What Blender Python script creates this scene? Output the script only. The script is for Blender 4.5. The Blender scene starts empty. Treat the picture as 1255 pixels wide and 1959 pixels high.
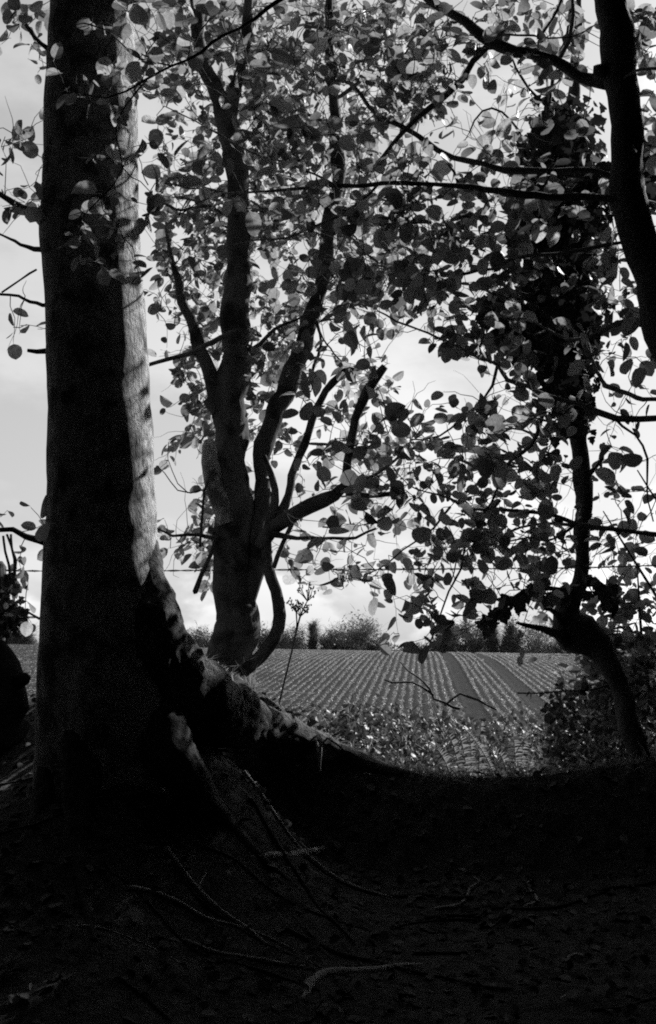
import bpy, math, random
import numpy as np
from mathutils import Vector, Matrix, noise as mnoise

# ------------------------------------------------------------------ camera
SC = bpy.context.scene
E = 1.4                                    # eye height above the datum
FPX, CX, CY = 40.0 / 36.0 * 1959.0, 627.5, 979.5
PITCH = math.atan(260.5 / FPX)
cam = bpy.data.cameras.new('camera'); cam.sensor_fit = 'VERTICAL'; cam.sensor_height = 36.0; cam.lens = 40.0
cam.clip_start = 0.05; cam.clip_end = 6000.0
camo = bpy.data.objects.new('camera', cam); SC.collection.objects.link(camo)
camo.location = (0, 0, E); camo.rotation_euler = (math.pi / 2 + PITCH, 0, 0)
SC.camera = camo

# ------------------------------------------------------------------ sky, sun, exposure
SUN_AZ, SUN_EL = math.radians(45), math.radians(33)      # azimuth from the view direction (+Y) towards +X
W = bpy.data.worlds.new('World'); SC.world = W; W.use_nodes = True
nt = W.node_tree; nt.nodes.clear()
def wn(t, **k):
    n = nt.nodes.new(t)
    for a, b in k.items(): setattr(n, a, b)
    return n
sky = wn('ShaderNodeTexSky', sky_type='NISHITA', sun_disc=False, sun_elevation=SUN_EL, sun_rotation=SUN_AZ)
sky.air_density = 1.0; sky.dust_density = 2.0; sky.ozone_density = 1.0
bw = wn('ShaderNodeRGBToBW'); nt.links.new(sky.outputs[0], bw.inputs[0])
tc = wn('ShaderNodeTexCoord')
mp = wn('ShaderNodeMapping'); mp.inputs['Scale'].default_value = (1, 1, 2.2); nt.links.new(tc.outputs['Generated'], mp.inputs[0])
cn = wn('ShaderNodeTexNoise'); cn.inputs['Scale'].default_value = 3.4; cn.inputs['Detail'].default_value = 7; cn.inputs['Roughness'].default_value = .55
nt.links.new(mp.outputs[0], cn.inputs['Vector'])
cr = wn('ShaderNodeMapRange', interpolation_type='SMOOTHSTEP'); cr.inputs[1].default_value = .46; cr.inputs[2].default_value = .62; cr.inputs[3].default_value = 1.0; cr.inputs[4].default_value = 1.3
nt.links.new(cn.outputs[0], cr.inputs[0])
# a thin even veil of high cloud whitens the clear sky
veil = wn('ShaderNodeMath', operation='MULTIPLY_ADD'); nt.links.new(bw.outputs[0], veil.inputs[0]); veil.inputs[1].default_value = .34; veil.inputs[2].default_value = 1.68
mu = wn('ShaderNodeMath', operation='MULTIPLY'); nt.links.new(veil.outputs[0], mu.inputs[0]); nt.links.new(cr.outputs[0], mu.inputs[1])
# low cumulus heads on the horizon
mp2 = wn('ShaderNodeMapping'); mp2.inputs['Scale'].default_value = (1, 1, 1.6); mp2.inputs['Location'].default_value = (.3, .1, .2); nt.links.new(tc.outputs['Generated'], mp2.inputs[0])
c2 = wn('ShaderNodeTexNoise'); c2.inputs['Scale'].default_value = 9; c2.inputs['Detail'].default_value = 8; c2.inputs['Roughness'].default_value = .5; nt.links.new(mp2.outputs[0], c2.inputs['Vector'])
sz_ = wn('ShaderNodeSeparateXYZ'); nt.links.new(tc.outputs['Generated'], sz_.inputs[0])
el = wn('ShaderNodeMath', operation='MULTIPLY_ADD'); nt.links.new(sz_.outputs[2], el.inputs[0]); el.inputs[1].default_value = -3.2; nt.links.new(c2.outputs[0], el.inputs[2])
c3 = wn('ShaderNodeMapRange', interpolation_type='SMOOTHSTEP'); c3.inputs[1].default_value = .38; c3.inputs[2].default_value = .46; c3.inputs[3].default_value = 1.0; c3.inputs[4].default_value = 1.35; nt.links.new(el.outputs[0], c3.inputs[0])
mu2 = wn('ShaderNodeMath', operation='MULTIPLY'); nt.links.new(mu.outputs[0], mu2.inputs[0]); nt.links.new(c3.outputs[0], mu2.inputs[1]); mu = mu2
bg = wn('ShaderNodeBackground'); bg.inputs['Strength'].default_value = 0.11; nt.links.new(mu.outputs[0], bg.inputs['Color'])
wo = wn('ShaderNodeOutputWorld'); nt.links.new(bg.outputs[0], wo.inputs[0])

sd = Vector((math.sin(SUN_AZ) * math.cos(SUN_EL), math.cos(SUN_AZ) * math.cos(SUN_EL), math.sin(SUN_EL)))
sl = bpy.data.lights.new('sun', 'SUN'); sl.energy = 4.6; sl.angle = math.radians(.6)
so = bpy.data.objects.new('sun', sl); SC.collection.objects.link(so)
so.rotation_euler = sd.to_track_quat('Z', 'Y').to_euler(); so.location = (20, 20, 30)
SC.view_settings.view_transform = 'Standard'; SC.view_settings.look = 'None'
SC.view_settings.exposure = 0.8; SC.view_settings.gamma = 1.0; SC.view_settings.use_curve_mapping = False
SC.cycles.max_bounces = 6; SC.cycles.diffuse_bounces = 3; SC.cycles.transmission_bounces = 4
SC.cycles.filter_width = 1.9; SC.cycles.use_denoising = False; SC.cycles.sample_clamp_indirect = 2.0

# ------------------------------------------------------------------ helpers
R = random.Random(7); NR = np.random.default_rng(7)
COL = SC.collection

def P(px, py, Y):
    """world point seen at photo pixel (px, py) on the vertical plane y = Y"""
    dx, dy = (px - CX) / FPX, (CY - py) / FPX
    c, s = math.cos(PITCH), math.sin(PITCH)
    k = Y / (c - s * dy)
    return Vector((dx * k, Y, E + (s + c * dy) * k))
def proj(v):
    c, s = math.cos(PITCH), math.sin(PITCH)
    x, y, z = v[0], v[1], v[2] - E
    d = c * y + s * z
    return CX + x / d * FPX, CY - (c * z - s * y) / d * FPX
def wpx(w, Y): return w / FPX * Y

def vnoise(x, y, seed=0):
    x = np.asarray(x, float); y = np.asarray(y, float)
    xi = np.floor(x).astype(np.int64); yi = np.floor(y).astype(np.int64)
    fx = x - xi; fy = y - yi
    fx = fx * fx * (3 - 2 * fx); fy = fy * fy * (3 - 2 * fy)
    def h(a, b):
        n = (a * 374761393 + b * 668265263 + seed * 974711) & 0x7fffffff
        n = ((n ^ (n >> 13)) * 1274126177) & 0x7fffffff
        return ((n ^ (n >> 16)) & 0xffff) / 65535.0
    a = h(xi, yi); b = h(xi + 1, yi); c = h(xi, yi + 1); d = h(xi + 1, yi + 1)
    return (a + (b - a) * fx) * (1 - fy) + (c + (d - c) * fx) * fy - .5

class MB:
    def __init__(s): s.v = []; s.f = []; s.n = 0
    def add(s, verts, faces):
        b = s.n; s.v.extend(verts); s.n += len(verts)
        s.f.extend([tuple(i + b for i in f) for f in faces])
    def tube(s, pts, rad, seg=8, rough=0, rscale=6, cap=True, flare=None):
        pts = [Vector(p) for p in pts]; n = len(pts)
        t0 = (pts[1] - pts[0]).normalized()
        ref = Vector((0, 1, 0)) if abs(t0.y) < .9 else Vector((1, 0, 0))
        u = t0.cross(ref).normalized(); vs = []; fs = []
        for i in range(n):
            t = (pts[min(i + 1, n - 1)] - pts[max(i - 1, 0)]).normalized()
            u = (u - t * u.dot(t)).normalized(); w = t.cross(u)
            for k in range(seg):
                a = 2 * math.pi * k / seg
                d = u * math.cos(a) + w * math.sin(a)
                r = rad[i]
                if flare: r += flare(pts[i], d)
                p = pts[i] + d * r
                if rough:
                    p += d * r * rough * (mnoise.noise(p * rscale) + .5 * mnoise.noise(p * rscale * 3.1))
                vs.append(p)
        for i in range(n - 1):
            for k in range(seg):
                k2 = (k + 1) % seg
                fs.append((i * seg + k, i * seg + k2, (i + 1) * seg + k2, (i + 1) * seg + k))
        if cap:
            fs.append(tuple(range(seg))[::-1]); fs.append(tuple((n - 1) * seg + k for k in range(seg)))
        s.add(vs, fs)
    def build(s, name, mat, parent=None, smooth=True, kind=None):
        off = parent.location if parent else Vector((0, 0, 0))
        me = bpy.data.meshes.new(name)
        me.from_pydata([tuple(Vector(v) - off) for v in s.v], [], s.f)
        if smooth: me.polygons.foreach_set('use_smooth', [True] * len(me.polygons))
        me.materials.append(mat)
        return link(name, me, parent, kind)
def link(name, me, parent=None, kind=None):
    o = bpy.data.objects.new(name, me); COL.objects.link(o)
    if parent: o.parent = parent
    if kind: o['kind'] = kind
    return o
def tag(o, label, cat, group=None, kind=None):
    o['label'] = label; o['category'] = cat
    if group: o['group'] = group
    if kind: o['kind'] = kind
    return o
def thing(name, loc, label, cat, group=None):
    o = bpy.data.objects.new(name, None); COL.objects.link(o); o.location = loc; o.empty_display_size = .2
    return tag(o, label, cat, group)
def npmesh(name, V, F, mat, parent=None, kind=None, UV=None, smooth=False):
    """V (n,3), F (m,k) -> mesh object"""
    V = np.asarray(V, float)
    if parent: V = V - np.array(parent.location)
    F = np.asarray(F); m, k = F.shape
    me = bpy.data.meshes.new(name)
    me.vertices.add(len(V)); me.vertices.foreach_set('co', V.astype(np.float32).ravel())
    me.loops.add(m * k); me.loops.foreach_set('vertex_index', F.astype(np.int32).ravel())
    me.polygons.add(m); me.polygons.foreach_set('loop_start', np.arange(0, m * k, k, dtype=np.int32))
    if smooth: me.polygons.foreach_set('use_smooth', np.ones(m, bool))
    if UV is not None:
        l = me.uv_layers.new(name='UVMap'); l.data.foreach_set('uv', np.asarray(UV, np.float32)[F.ravel()].ravel())
    me.update(calc_edges=True); me.materials.append(mat)
    return link(name, me, parent, kind)
def spline(ctrl, step=.05):
    """Catmull-Rom through (Vector, radius) controls"""
    P_ = [c[0] for c in ctrl]; r_ = [c[1] for c in ctrl]; op = []; orr = []
    n = len(P_)
    for i in range(n - 1):
        p0, p1, p2, p3 = P_[max(i - 1, 0)], P_[i], P_[i + 1], P_[min(i + 2, n - 1)]
        k = max(1, int((p2 - p1).length / step))
        for j in range(k):
            t = j / k
            op.append(.5 * ((2 * p1) + (p2 - p0) * t + (2 * p0 - 5 * p1 + 4 * p2 - p3) * t * t + (3 * p1 - p0 - 3 * p2 + p3) * t ** 3))
            orr.append(r_[i] + (r_[i + 1] - r_[i]) * t)
    op.append(P_[-1]); orr.append(r_[-1])
    return op, orr

# ------------------------------------------------------------------ materials (black and white photograph: greys only)
def g(v): return (v, v, v, 1)
def newmat(name):
    m = bpy.data.materials.new(name); m.use_nodes = True
    t = m.node_tree; t.nodes.clear()
    return m, t, (lambda ty: t.nodes.new(ty)), (lambda a, b: t.links.new(a, b))
def noisy(name, lo, hi, scale=6, stretch=(1, 1, 1), bump=.3, bscale=30, rough=.9, detail=6, dist=.02, spots=0, spec=.2):
    m, t, N, L = newmat(name)
    tc = N('ShaderNodeTexCoord'); mp = N('ShaderNodeMapping'); mp.inputs['Scale'].default_value = stretch; L(tc.outputs['Object'], mp.inputs[0])
    n1 = N('ShaderNodeTexNoise'); n1.inputs['Scale'].default_value = scale; n1.inputs['Detail'].default_value = detail; n1.inputs['Roughness'].default_value = .62; L(mp.outputs[0], n1.inputs['Vector'])
    mr = N('ShaderNodeMapRange'); mr.inputs[1].default_value = .34; mr.inputs[2].default_value = .66; mr.inputs[3].default_value = lo; mr.inputs[4].default_value = hi; L(n1.outputs[0], mr.inputs[0])
    col = mr.outputs[0]
    if spots:
        n3 = N('ShaderNodeTexNoise'); n3.inputs['Scale'].default_value = spots; n3.inputs['Detail'].default_value = 3; L(tc.outputs['Object'], n3.inputs['Vector'])
        m3 = N('ShaderNodeMapRange'); m3.inputs[1].default_value = .5; m3.inputs[2].default_value = .62; m3.inputs[3].default_value = 1; m3.inputs[4].default_value = .35; L(n3.outputs[0], m3.inputs[0])
        mm = N('ShaderNodeMath'); mm.operation = 'MULTIPLY'; L(col, mm.inputs[0]); L(m3.outputs[0], mm.inputs[1]); col = mm.outputs[0]
    b = N('ShaderNodeBsdfPrincipled'); b.inputs['Roughness'].default_value = rough; b.inputs['Specular IOR Level'].default_value = spec
    L(col, b.inputs['Base Color'])
    n2 = N('ShaderNodeTexNoise'); n2.inputs['Scale'].default_value = bscale; n2.inputs['Detail'].default_value = 8; n2.inputs['Roughness'].default_value = .65; L(mp.outputs[0], n2.inputs['Vector'])
    bp = N('ShaderNodeBump'); bp.inputs['Strength'].default_value = bump; bp.inputs['Distance'].default_value = dist; L(n2.outputs[0], bp.inputs['Height']); L(bp.outputs[0], b.inputs['Normal'])
    o = N('ShaderNodeOutputMaterial'); L(b.outputs[0], o.inputs[0])
    return m
def leafmat(name, lo, hi, trans=.5, tmul=1.6, rough=.5, vein=.25, spec=.25):
    m, t, N, L = newmat(name)
    oi = N('ShaderNodeObjectInfo'); ge = N('ShaderNodeNewGeometry')
    ad = N('ShaderNodeMath'); ad.operation = 'ADD'; L(oi.outputs['Random'], ad.inputs[0]); L(ge.outputs['Random Per Island'], ad.inputs[1])
    fr = N('ShaderNodeMath'); fr.operation = 'FRACT'; L(ad.outputs[0], fr.inputs[0])
    mr = N('ShaderNodeMapRange'); mr.inputs[3].default_value = lo; mr.inputs[4].default_value = hi; L(fr.outputs[0], mr.inputs[0])
    uv = N('ShaderNodeUVMap'); sx = N('ShaderNodeSeparateXYZ'); L(uv.outputs[0], sx.inputs[0])
    ab = N('ShaderNodeMath'); ab.operation = 'ABSOLUTE'; L(sx.outputs[0], ab.inputs[0])
    # side veins run out and forward from the midrib
    k = N('ShaderNodeMath'); k.operation = 'MULTIPLY_ADD'; L(ab.outputs[0], k.inputs[0]); k.inputs[1].default_value = -.8; L(sx.outputs[1], k.inputs[2])
    s1 = N('ShaderNodeMath'); s1.operation = 'MULTIPLY'; L(k.outputs[0], s1.inputs[0]); s1.inputs[1].default_value = 44
    s2 = N('ShaderNodeMath'); s2.operation = 'SINE'; L(s1.outputs[0], s2.inputs[0])
    s3 = N('ShaderNodeMapRange'); s3.inputs[1].default_value = .5; s3.inputs[2].default_value = 1; s3.inputs[3].default_value = 1; s3.inputs[4].default_value = 1 - vein; L(s2.outputs[0], s3.inputs[0])
    nz = N('ShaderNodeTexNoise'); nz.inputs['Scale'].default_value = 5; nz.inputs['Detail'].default_value = 4; L(uv.outputs[0], nz.inputs['Vector'])
    n3 = N('ShaderNodeMapRange'); n3.inputs[1].default_value = .3; n3.inputs[2].default_value = .7; n3.inputs[3].default_value = .75; n3.inputs[4].default_value = 1.2; L(nz.outputs[0], n3.inputs[0])
    m1 = N('ShaderNodeMath'); m1.operation = 'MULTIPLY'; L(mr.outputs[0], m1.inputs[0]); L(s3.outputs[0], m1.inputs[1])
    m2 = N('ShaderNodeMath'); m2.operation = 'MULTIPLY'; L(m1.outputs[0], m2.inputs[0]); L(n3.outputs[0], m2.inputs[1])
    b = N('ShaderNodeBsdfPrincipled'); b.inputs['Roughness'].default_value = rough; b.inputs['Specular IOR Level'].default_value = spec; L(m2.outputs[0], b.inputs['Base Color'])
    o = N('ShaderNodeOutputMaterial')
    if trans:
        tm = N('ShaderNodeMath'); tm.operation = 'MULTIPLY'; L(m2.outputs[0], tm.inputs[0]); tm.inputs[1].default_value = tmul
        tr = N('ShaderNodeBsdfTranslucent'); L(tm.outputs[0], tr.inputs['Color'])
        mx = N('ShaderNodeMixShader'); mx.inputs[0].default_value = trans; L(b.outputs[0], mx.inputs[1]); L(tr.outputs[0], mx.inputs[2]); L(mx.outputs[0], o.inputs[0])
    else: L(b.outputs[0], o.inputs[0])
    return m
M = dict(
    beech=noisy('beech_bark', .26, .56, scale=26, stretch=(1, 1, .5), bump=1.0, bscale=60, spots=11, dist=.02),
    bark=noisy('rough_bark', .05, .115, scale=12, stretch=(1, 1, .3), bump=.7, bscale=34, spots=9, dist=.012),
    darkbark=noisy('dark_bark', .06, .14, scale=12, stretch=(1, 1, .4), bump=.7, bscale=30, dist=.012),
    twig=noisy('twig_bark', .04, .08, scale=30, bump=.2, bscale=90, dist=.003),
    soil=noisy('woodland_soil', .045, .12, scale=14, bump=1, bscale=26, detail=10, dist=.04, rough=1, spec=.05),
    field=noisy('field_soil', .012, .03, scale=5, bump=1, bscale=16, detail=10, dist=.05, rough=1, spec=.05),
    paleroot=noisy('worn_root', .2, .42, scale=30, bump=.7, bscale=60, dist=.006),
    barkroot=noisy('root_bark', .055, .15, scale=24, bump=1.0, bscale=46, spots=8, dist=.03),
    root=noisy('mossy_root', .025, .075, scale=20, bump=.8, bscale=50, dist=.012),
    wire=noisy('weathered_wire', .08, .14, scale=60, bump=.1, rough=.6),
    post=noisy('weathered_post', .05, .11, scale=10, stretch=(1, 1, .15), bump=.7, bscale=30),
    dry=noisy('dry_stalk', .16, .3, scale=40, bump=.2),
    rot=noisy('shade_black_wood', .008, .02, scale=10, bump=.8, bscale=30, rough=1, spec=.05),  # near-black colour stands in for shade on the stump
    leaf=leafmat('tree_leaf', .035, .18, trans=.55, tmul=2.7),
    leafpale=leafmat('pale_leaf', .09, .28, trans=.5, tmul=1.8),
    ivy=leafmat('ivy_leaf', .03, .07, trans=.15, tmul=1.2, rough=.6, spec=.2),
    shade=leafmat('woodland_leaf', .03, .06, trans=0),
    litter=leafmat('litter_leaf', .035, .15, trans=0, rough=.9, spec=.05),
    under=leafmat('undergrowth_leaf', .025, .11, trans=.25, tmul=1.4),
    blade=leafmat('grass_blade', .12, .26, trans=.35, tmul=1.3, vein=0),
    fern=leafmat('fern_frond', .1, .2, trans=.4, tmul=1.5, vein=0),
    crop=leafmat('crop_blade', .18, .34, trans=.3, tmul=1.3, vein=0),
    fartree=leafmat('far_tree_leaf', .07, .14, trans=.2, vein=0),
)

# ------------------------------------------------------------------ ground: lane, bank, ditch, field, all one sheet
cx_px = [-900, -500, 60, 330, 400, 480, 560, 620, 680, 740, 800, 870, 940, 1000, 1120, 1255, 1500, 2000]
cy_px = [1330, 1335, 1335, 1262, 1272, 1312, 1368, 1403, 1434, 1462, 1476, 1484, 1484, 1481, 1467, 1452, 1420, 1380]
YC = 4.9
CXW = np.array([P(a, b, YC).x for a, b in zip(cx_px, cy_px)]); CZW = np.array([P(a, b, YC).z for a, b in zip(cx_px, cy_px)])
def sstep(a, b, x): t = np.clip((x - a) / (b - a), 0, 1); return t * t * (3 - 2 * t)
def fieldz(x, y):
    yk = np.array([-50, 8, 14, 22, 30, 40, 50, 57, 63, 70, 80, 100, 140, 3000.])
    zk = np.array([-2.0, -2.0, -1.92, -1.75, -1.52, -1.0, -.5, -.26, -.15, -.12, -.35, -1.2, -3, -3.])
    return E + np.interp(y, yk, zk) - .017 * np.clip(x, -60, 60) * np.clip((y - 25) / 40, 0, 1)
def ground(x, y):
    x = np.asarray(x, float); y = np.asarray(y, float)
    c = np.interp(x, CXW, CZW)
    n = .05 * vnoise(x * 1.7, y * 1.7, 1) + .03 * vnoise(x * 4.5, y * 4.5, 2) + .018 * vnoise(x * 11, y * 11, 3)
    floor = E - 1.2 + .05 * vnoise(x * .8, y * .8, 4)
    t = np.clip((YC - y) / 2.5, 0, 1)
    left = sstep(.1, -.5, x)
    edge = np.clip((c - floor) * .5, 0, .42) * sstep(-.75, -.35, x)        # undercut edge of the bank
    ft = t ** .9
    front = c + (floor - c) * ft * (1 - edge / np.maximum(c - floor, .1)) - edge * sstep(0, .3, YC - y)
      # the bank keeps its height behind the trees on the left
    drop = np.clip(y - YC, 0, 1.2)
    front = front + .2 * np.exp(-((x + .6) / .27) ** 2 - ((y - 4.3) / .38) ** 2) + .24 * np.exp(-((x + .32) / .24) ** 2 - ((y - 4.3) / .34) ** 2) + .1 * np.exp(-((x + .85) / .45) ** 2 - ((y - 3.9) / .3) ** 2)
    back = c - drop * (.5 - .33 * left) - .25 * sstep(.9, 3, y - YC)
    z = np.where(y < YC, front, back)
    w = sstep(6.5, 11.5, y)
    amp = np.clip(np.abs(y - YC) / .35, .25, 1) * (1 - w)
    return (z + n * amp) * (1 - w) + fieldz(x, y) * w
ROW, SH = .25, .08
TRAM = (1.43, 3.22)
def furrow(u, y):
    f = -.022 * np.cos(2 * math.pi * u / ROW)
    for a in TRAM: f = np.where(np.abs(u - a) < .22, -.05, f)
    return f * sstep(10, 12, y) * (1 - sstep(80, 95, y))
def ground_sheet():
    geo = lambda a, b, n: list(np.geomspace(a, b, n))
    us = np.arange(-26, 26.01, ROW / 4)
    us = np.array([-v for v in geo(27, 2500, 18)][::-1] + list(us) + geo(27, 2500, 18))
    ys = np.array([-v for v in geo(12, 900, 8)][::-1] + list(np.arange(-10, 0, .6)) + list(np.arange(0, 2, .2)) + list(np.arange(2, 6.5, .045))
                  + list(np.arange(6.5, 10, .15)) + list(np.arange(10, 80, .5)) + geo(80, 3000, 24))
    U, Y = np.meshgrid(us, ys); X = U + SH * np.clip(Y, 0, 100)
    Z = ground(X, Y) + furrow(U, Y) + .03 * vnoise(X * 3, Y * 3, 9) * sstep(10, 12, Y) * (1 - sstep(80, 95, Y))
    V = np.stack([X, Y, Z], -1).reshape(-1, 3); nx, ny = len(us), len(ys)
    i = np.arange(nx * ny).reshape(ny, nx)
    F = np.stack([i[:-1, :-1], i[:-1, 1:], i[1:, 1:], i[1:, :-1]], -1).reshape(-1, 4)
    o = npmesh('ground', V, F, M['soil'], smooth=True)
    o.data.materials.append(M['field'])
    mi = np.repeat((ys[:-1] > 9.5).astype(np.int32), nx - 1)
    o.data.polygons.foreach_set('material_index', mi)
    o['kind'] = 'structure'; o['label'] = 'dark woodland bank falling to a drilled field that rises behind'
ground_sheet()
def gz(x, y): return float(ground(x, y))
def hit(px, py, y0=2.0, y1=9.0):
    y = y0
    while y < y1:
        p = P(px, py, y)
        if p.z <= gz(p.x, p.y): return p
        y += .02
    return P(px, py, y1)

# ------------------------------------------------------------------ leaves
def leaf_proto(wid, fold, curl, lobes=0, n=5):
    """a leaf along +Y, unit long, with a folded midrib, curled tip and short stalk"""
    V = []; F = []
    prof = [(.0, .12), (.09, .58), (.26, .93), (.5, 1.0), (.72, .9), (.88, .62), (.965, .27), (1.02, .0)]
    if lobes: prof = [(.0, .3), (.1, .95), (.26, 1.0), (.38, .62), (.58, .72), (.74, .38), (1, 0)]
    for y, w in prof:
        zc = -curl * y * y
        V.append((0, y, zc)); V.append((-w * wid, y - .03 * w, zc + fold * w)); V.append((w * wid, y - .02 * w, zc + fold * w * .8))
    for i in range(len(prof) - 1):
        a = i * 3; b = a + 3
        F += [(a, b, a + 1), (a + 1, b, b + 1), (a, a + 2, b), (a + 2, b + 2, b)]
    k = len(V); V += [(-.012, -.2, .02), (.012, -.2, .02), (.012, .02, 0), (-.012, .02, 0)]; F += [(k, k + 1, k + 2), (k, k + 2, k + 3)]
    V = np.array(V, float); UV = V[:, :2].copy()
    return V, np.array(F), UV
LEAFV = [leaf_proto(.40, .10, .12), leaf_proto(.46, .04, .25), leaf_proto(.38, .16, -.1), leaf_proto(.48, .08, .05), leaf_proto(.43, .13, .35), leaf_proto(.36, .3, .2), leaf_proto(.33, .06, .5), leaf_proto(.42, .22, -.2)]
IVYV = [leaf_proto(.5, .06, .15, 1), leaf_proto(.44, .12, .05, 1)]
def frames(nrm, ydir):
    z = nrm / np.linalg.norm(nrm, axis=1, keepdims=True)
    y = ydir - z * np.sum(ydir * z, 1, keepdims=True); y /= np.linalg.norm(y, axis=1, keepdims=True) + 1e-9
    x = np.cross(y, z)
    return np.stack([x, y, z], -1)             # columns are the axes
def scatter(name, protos, pos, rot, size, mat, parent=None, kind='stuff'):
    Vs, Fs, Us = [], [], []; base = 0
    which = NR.integers(0, len(protos), len(pos))
    for k, (V, F, UV) in enumerate(protos):
        s = np.where(which == k)[0]
        if not len(s): continue
        W_ = np.einsum('nij,vj->nvi', rot[s], V) * size[s][:, None, None] + pos[s][:, None, :]
        Vs.append(W_.reshape(-1, 3)); Us.append(np.tile(UV, (len(s), 1)))
        Fs.append((F[None] + (np.arange(len(s)) * len(V))[:, None, None] + base).reshape(-1, 3)); base += len(s) * len(V)
    return npmesh(name, np.concatenate(Vs), np.concatenate(Fs), mat, parent, kind, np.concatenate(Us))
def proto_meshes(name, protos, mat):
    out = []
    for V, F, UV in protos:
        me = bpy.data.meshes.new(name); me.from_pydata(V.tolist(), [], F.tolist())
        l = me.uv_layers.new(name='UVMap'); l.data.foreach_set('uv', UV[F.ravel()].astype(np.float32).ravel())
        me.materials.append(mat); out.append(me)
    return out
def place_leaves(tree, pos, rot, size, mat, protos=LEAFV, nmax=300, leafname='leaf', restname='foliage'):
    """the leaves that show largest become parts of the tree, the rest one part"""
    pos = np.asarray(pos); rot = np.asarray(rot); size = np.asarray(size)
    pr = np.array([proj(p) for p in pos])
    infr = (pr[:, 0] > 0) & (pr[:, 0] < 1255) & (pr[:, 1] > 0) & (pr[:, 1] < 1959)
    view = pos - np.array([0, 0, E]); d = np.linalg.norm(view, axis=1)
    face = np.abs(np.sum(view * rot[:, :, 2], 1)) / d
    score = np.where(infr, size / d * (.3 + face), -1)
    order = np.argsort(-score)
    big = [i for i in order[:nmax] if score[i] > 0]
    mes = proto_meshes(leafname, protos, mat); base = tree.location
    for i in big:
        o = bpy.data.objects.new(leafname, mes[R.randrange(len(mes))]); COL.objects.link(o); o.parent = tree
        m = Matrix(rot[i].tolist()).to_4x4(); s = float(size[i])
        m = Matrix.Translation(Vector(pos[i]) - base) @ m @ Matrix.Scale(s, 4)
        o.matrix_basis = m
    rest = np.ones(len(pos), bool); rest[big] = False
    if rest.any(): scatter(restname, protos, pos[rest], rot[rest], size[rest], mat, tree)

# cover of leaves over the picture, in cells of 60 px, read off the photograph (0 open sky .. 9 closed)
COVER = """651258888888764444516
331258888888877535406
013358778888874323202
011323478888873242213
210134678888622446724
233335668877665478835
233335778888766478823
112225778858888656721
111147574589885356741
100024556768877656772
410001656734246578852
010001666743102256723
000001766645312566622
000001664556566666533
000001342566675565432
000000242456666666432
420001551333644666533
210001521453566766544
200000210433245535445
300000000011253153467
000000000000132011457
000000000000100000366""".split()
def owners(c, r):
    if c <= 1: return {'beech': 1}
    if c <= 4: return {'beech': 1} if r <= 8 else {'hazel': 1}
    if c <= 8: return {'hazel': .62, 'beech': .2, 'right': .18} if r <= 6 else {'hazel': 1}
    if c <= 12: return {'right': .55, 'hazel': .45} if r <= 8 else {'hazel': .55, 'right': .45}
    if c <= 16: return {'right': .8, 'ivy': .2} if r <= 8 else {'right': .65, 'ivy': .35}
    if c <= 18:
        if r <= 2: return {'right': 1}
        if r <= 12: return {'ivy': .1, 'right': .16}
        if r <= 18: return {'ivy': .5, 'right': .5}
        return {'hedge': 1}
    if r <= 8: return {'right': 1}
    if r <= 14: return {'right': 1}
    if r <= 17: return {'right': .5, 'hedge': .5}
    return {'hedge': 1}
DEPTH = {'beech': (3.35, 3.75), 'hazel': (5.3, 6.4), 'right': (3.9, 5.0), 'ivy': (4.7, 5.6), 'hedge': (5.7, 6.2)}
LSIZE = {'beech': .06, 'hazel': .06, 'right': .058, 'ivy': .055, 'hedge': .05}
TARGET = {k: [] for k in DEPTH}
for r_, row in enumerate(COVER):
    for c_, ch in enumerate(row):
        cov = int(ch) / 10.
        if not cov: continue
        for who, sh in owners(c_, r_).items():
            y0, y1 = DEPTH[who]; ym = (y0 + y1) / 2
            if c_ <= 1 and who == 'beech': y0, y1 = (4.0, 4.6); ym = 4.3
            a = (LSIZE[who] / ym * FPX) ** 2 * .33
            n = -math.log(1 - cov) * 3600 / a * sh * (2.5 if who == 'hazel' and c_ in (5, 6) else 1.8 if who == 'beech' else 2.3 if r_ < 9 else 2.0 if who == 'hazel' else 1.7)
            n = int(n) + (R.random() < n - int(n))
            for _ in range(n):
                TARGET[who].append(P(c_ * 60 + R.random() * 60, r_ * 60 + R.random() * 60, R.uniform(y0, y1)))
STEMS = [[(450, 1000), (444, 840), (440, 740), (447, 640), (455, 480), (454, 330), (436, 230), (394, 125), (376, 0)], [(495, 1000), (510, 830), (560, 710), (605, 580), (635, 430), (648, 330), (635, 170), (630, 0)],
         [(425, 800), (400, 710), (352, 580), (340, 535)], [(518, 1025), (590, 970), (660, 930), (682, 800), (700, 755)], [(530, 1000), (570, 890), (610, 770), (630, 745)], [(1117, 1100), (1113, 900), (1105, 840)], [(1206, 1400), (1166, 1272), (1132, 1228), (1090, 1200), (1110, 1110)]]
def before_stem(p):
    """true where a leaf would hang close in front of one of the bare stems"""
    if p[1] > 5.55: return False
    x, y = proj(p)
    for st_ in STEMS:
        for (ax, ay), (bx, by) in zip(st_, st_[1:]):
            t = max(0, min(1, ((x - ax) * (bx - ax) + (y - ay) * (by - ay)) / ((bx - ax) ** 2 + (by - ay) ** 2)))
            if (x - ax - t * (bx - ax)) ** 2 + (y - ay - t * (by - ay)) ** 2 < (32 if st_ is STEMS[6] else 20) ** 2: return True
    return False
def sunlane(p):
    """true where a leaf would stand between the sun and the bright edge of the beech"""
    t = (p[1] - 4.1) / sd.y; x = p[0] - sd.x * t; z = p[2] - sd.z * t
    return t > .1 and -.78 < x < -.38 and E - .25 < z < E + 2.4
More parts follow.
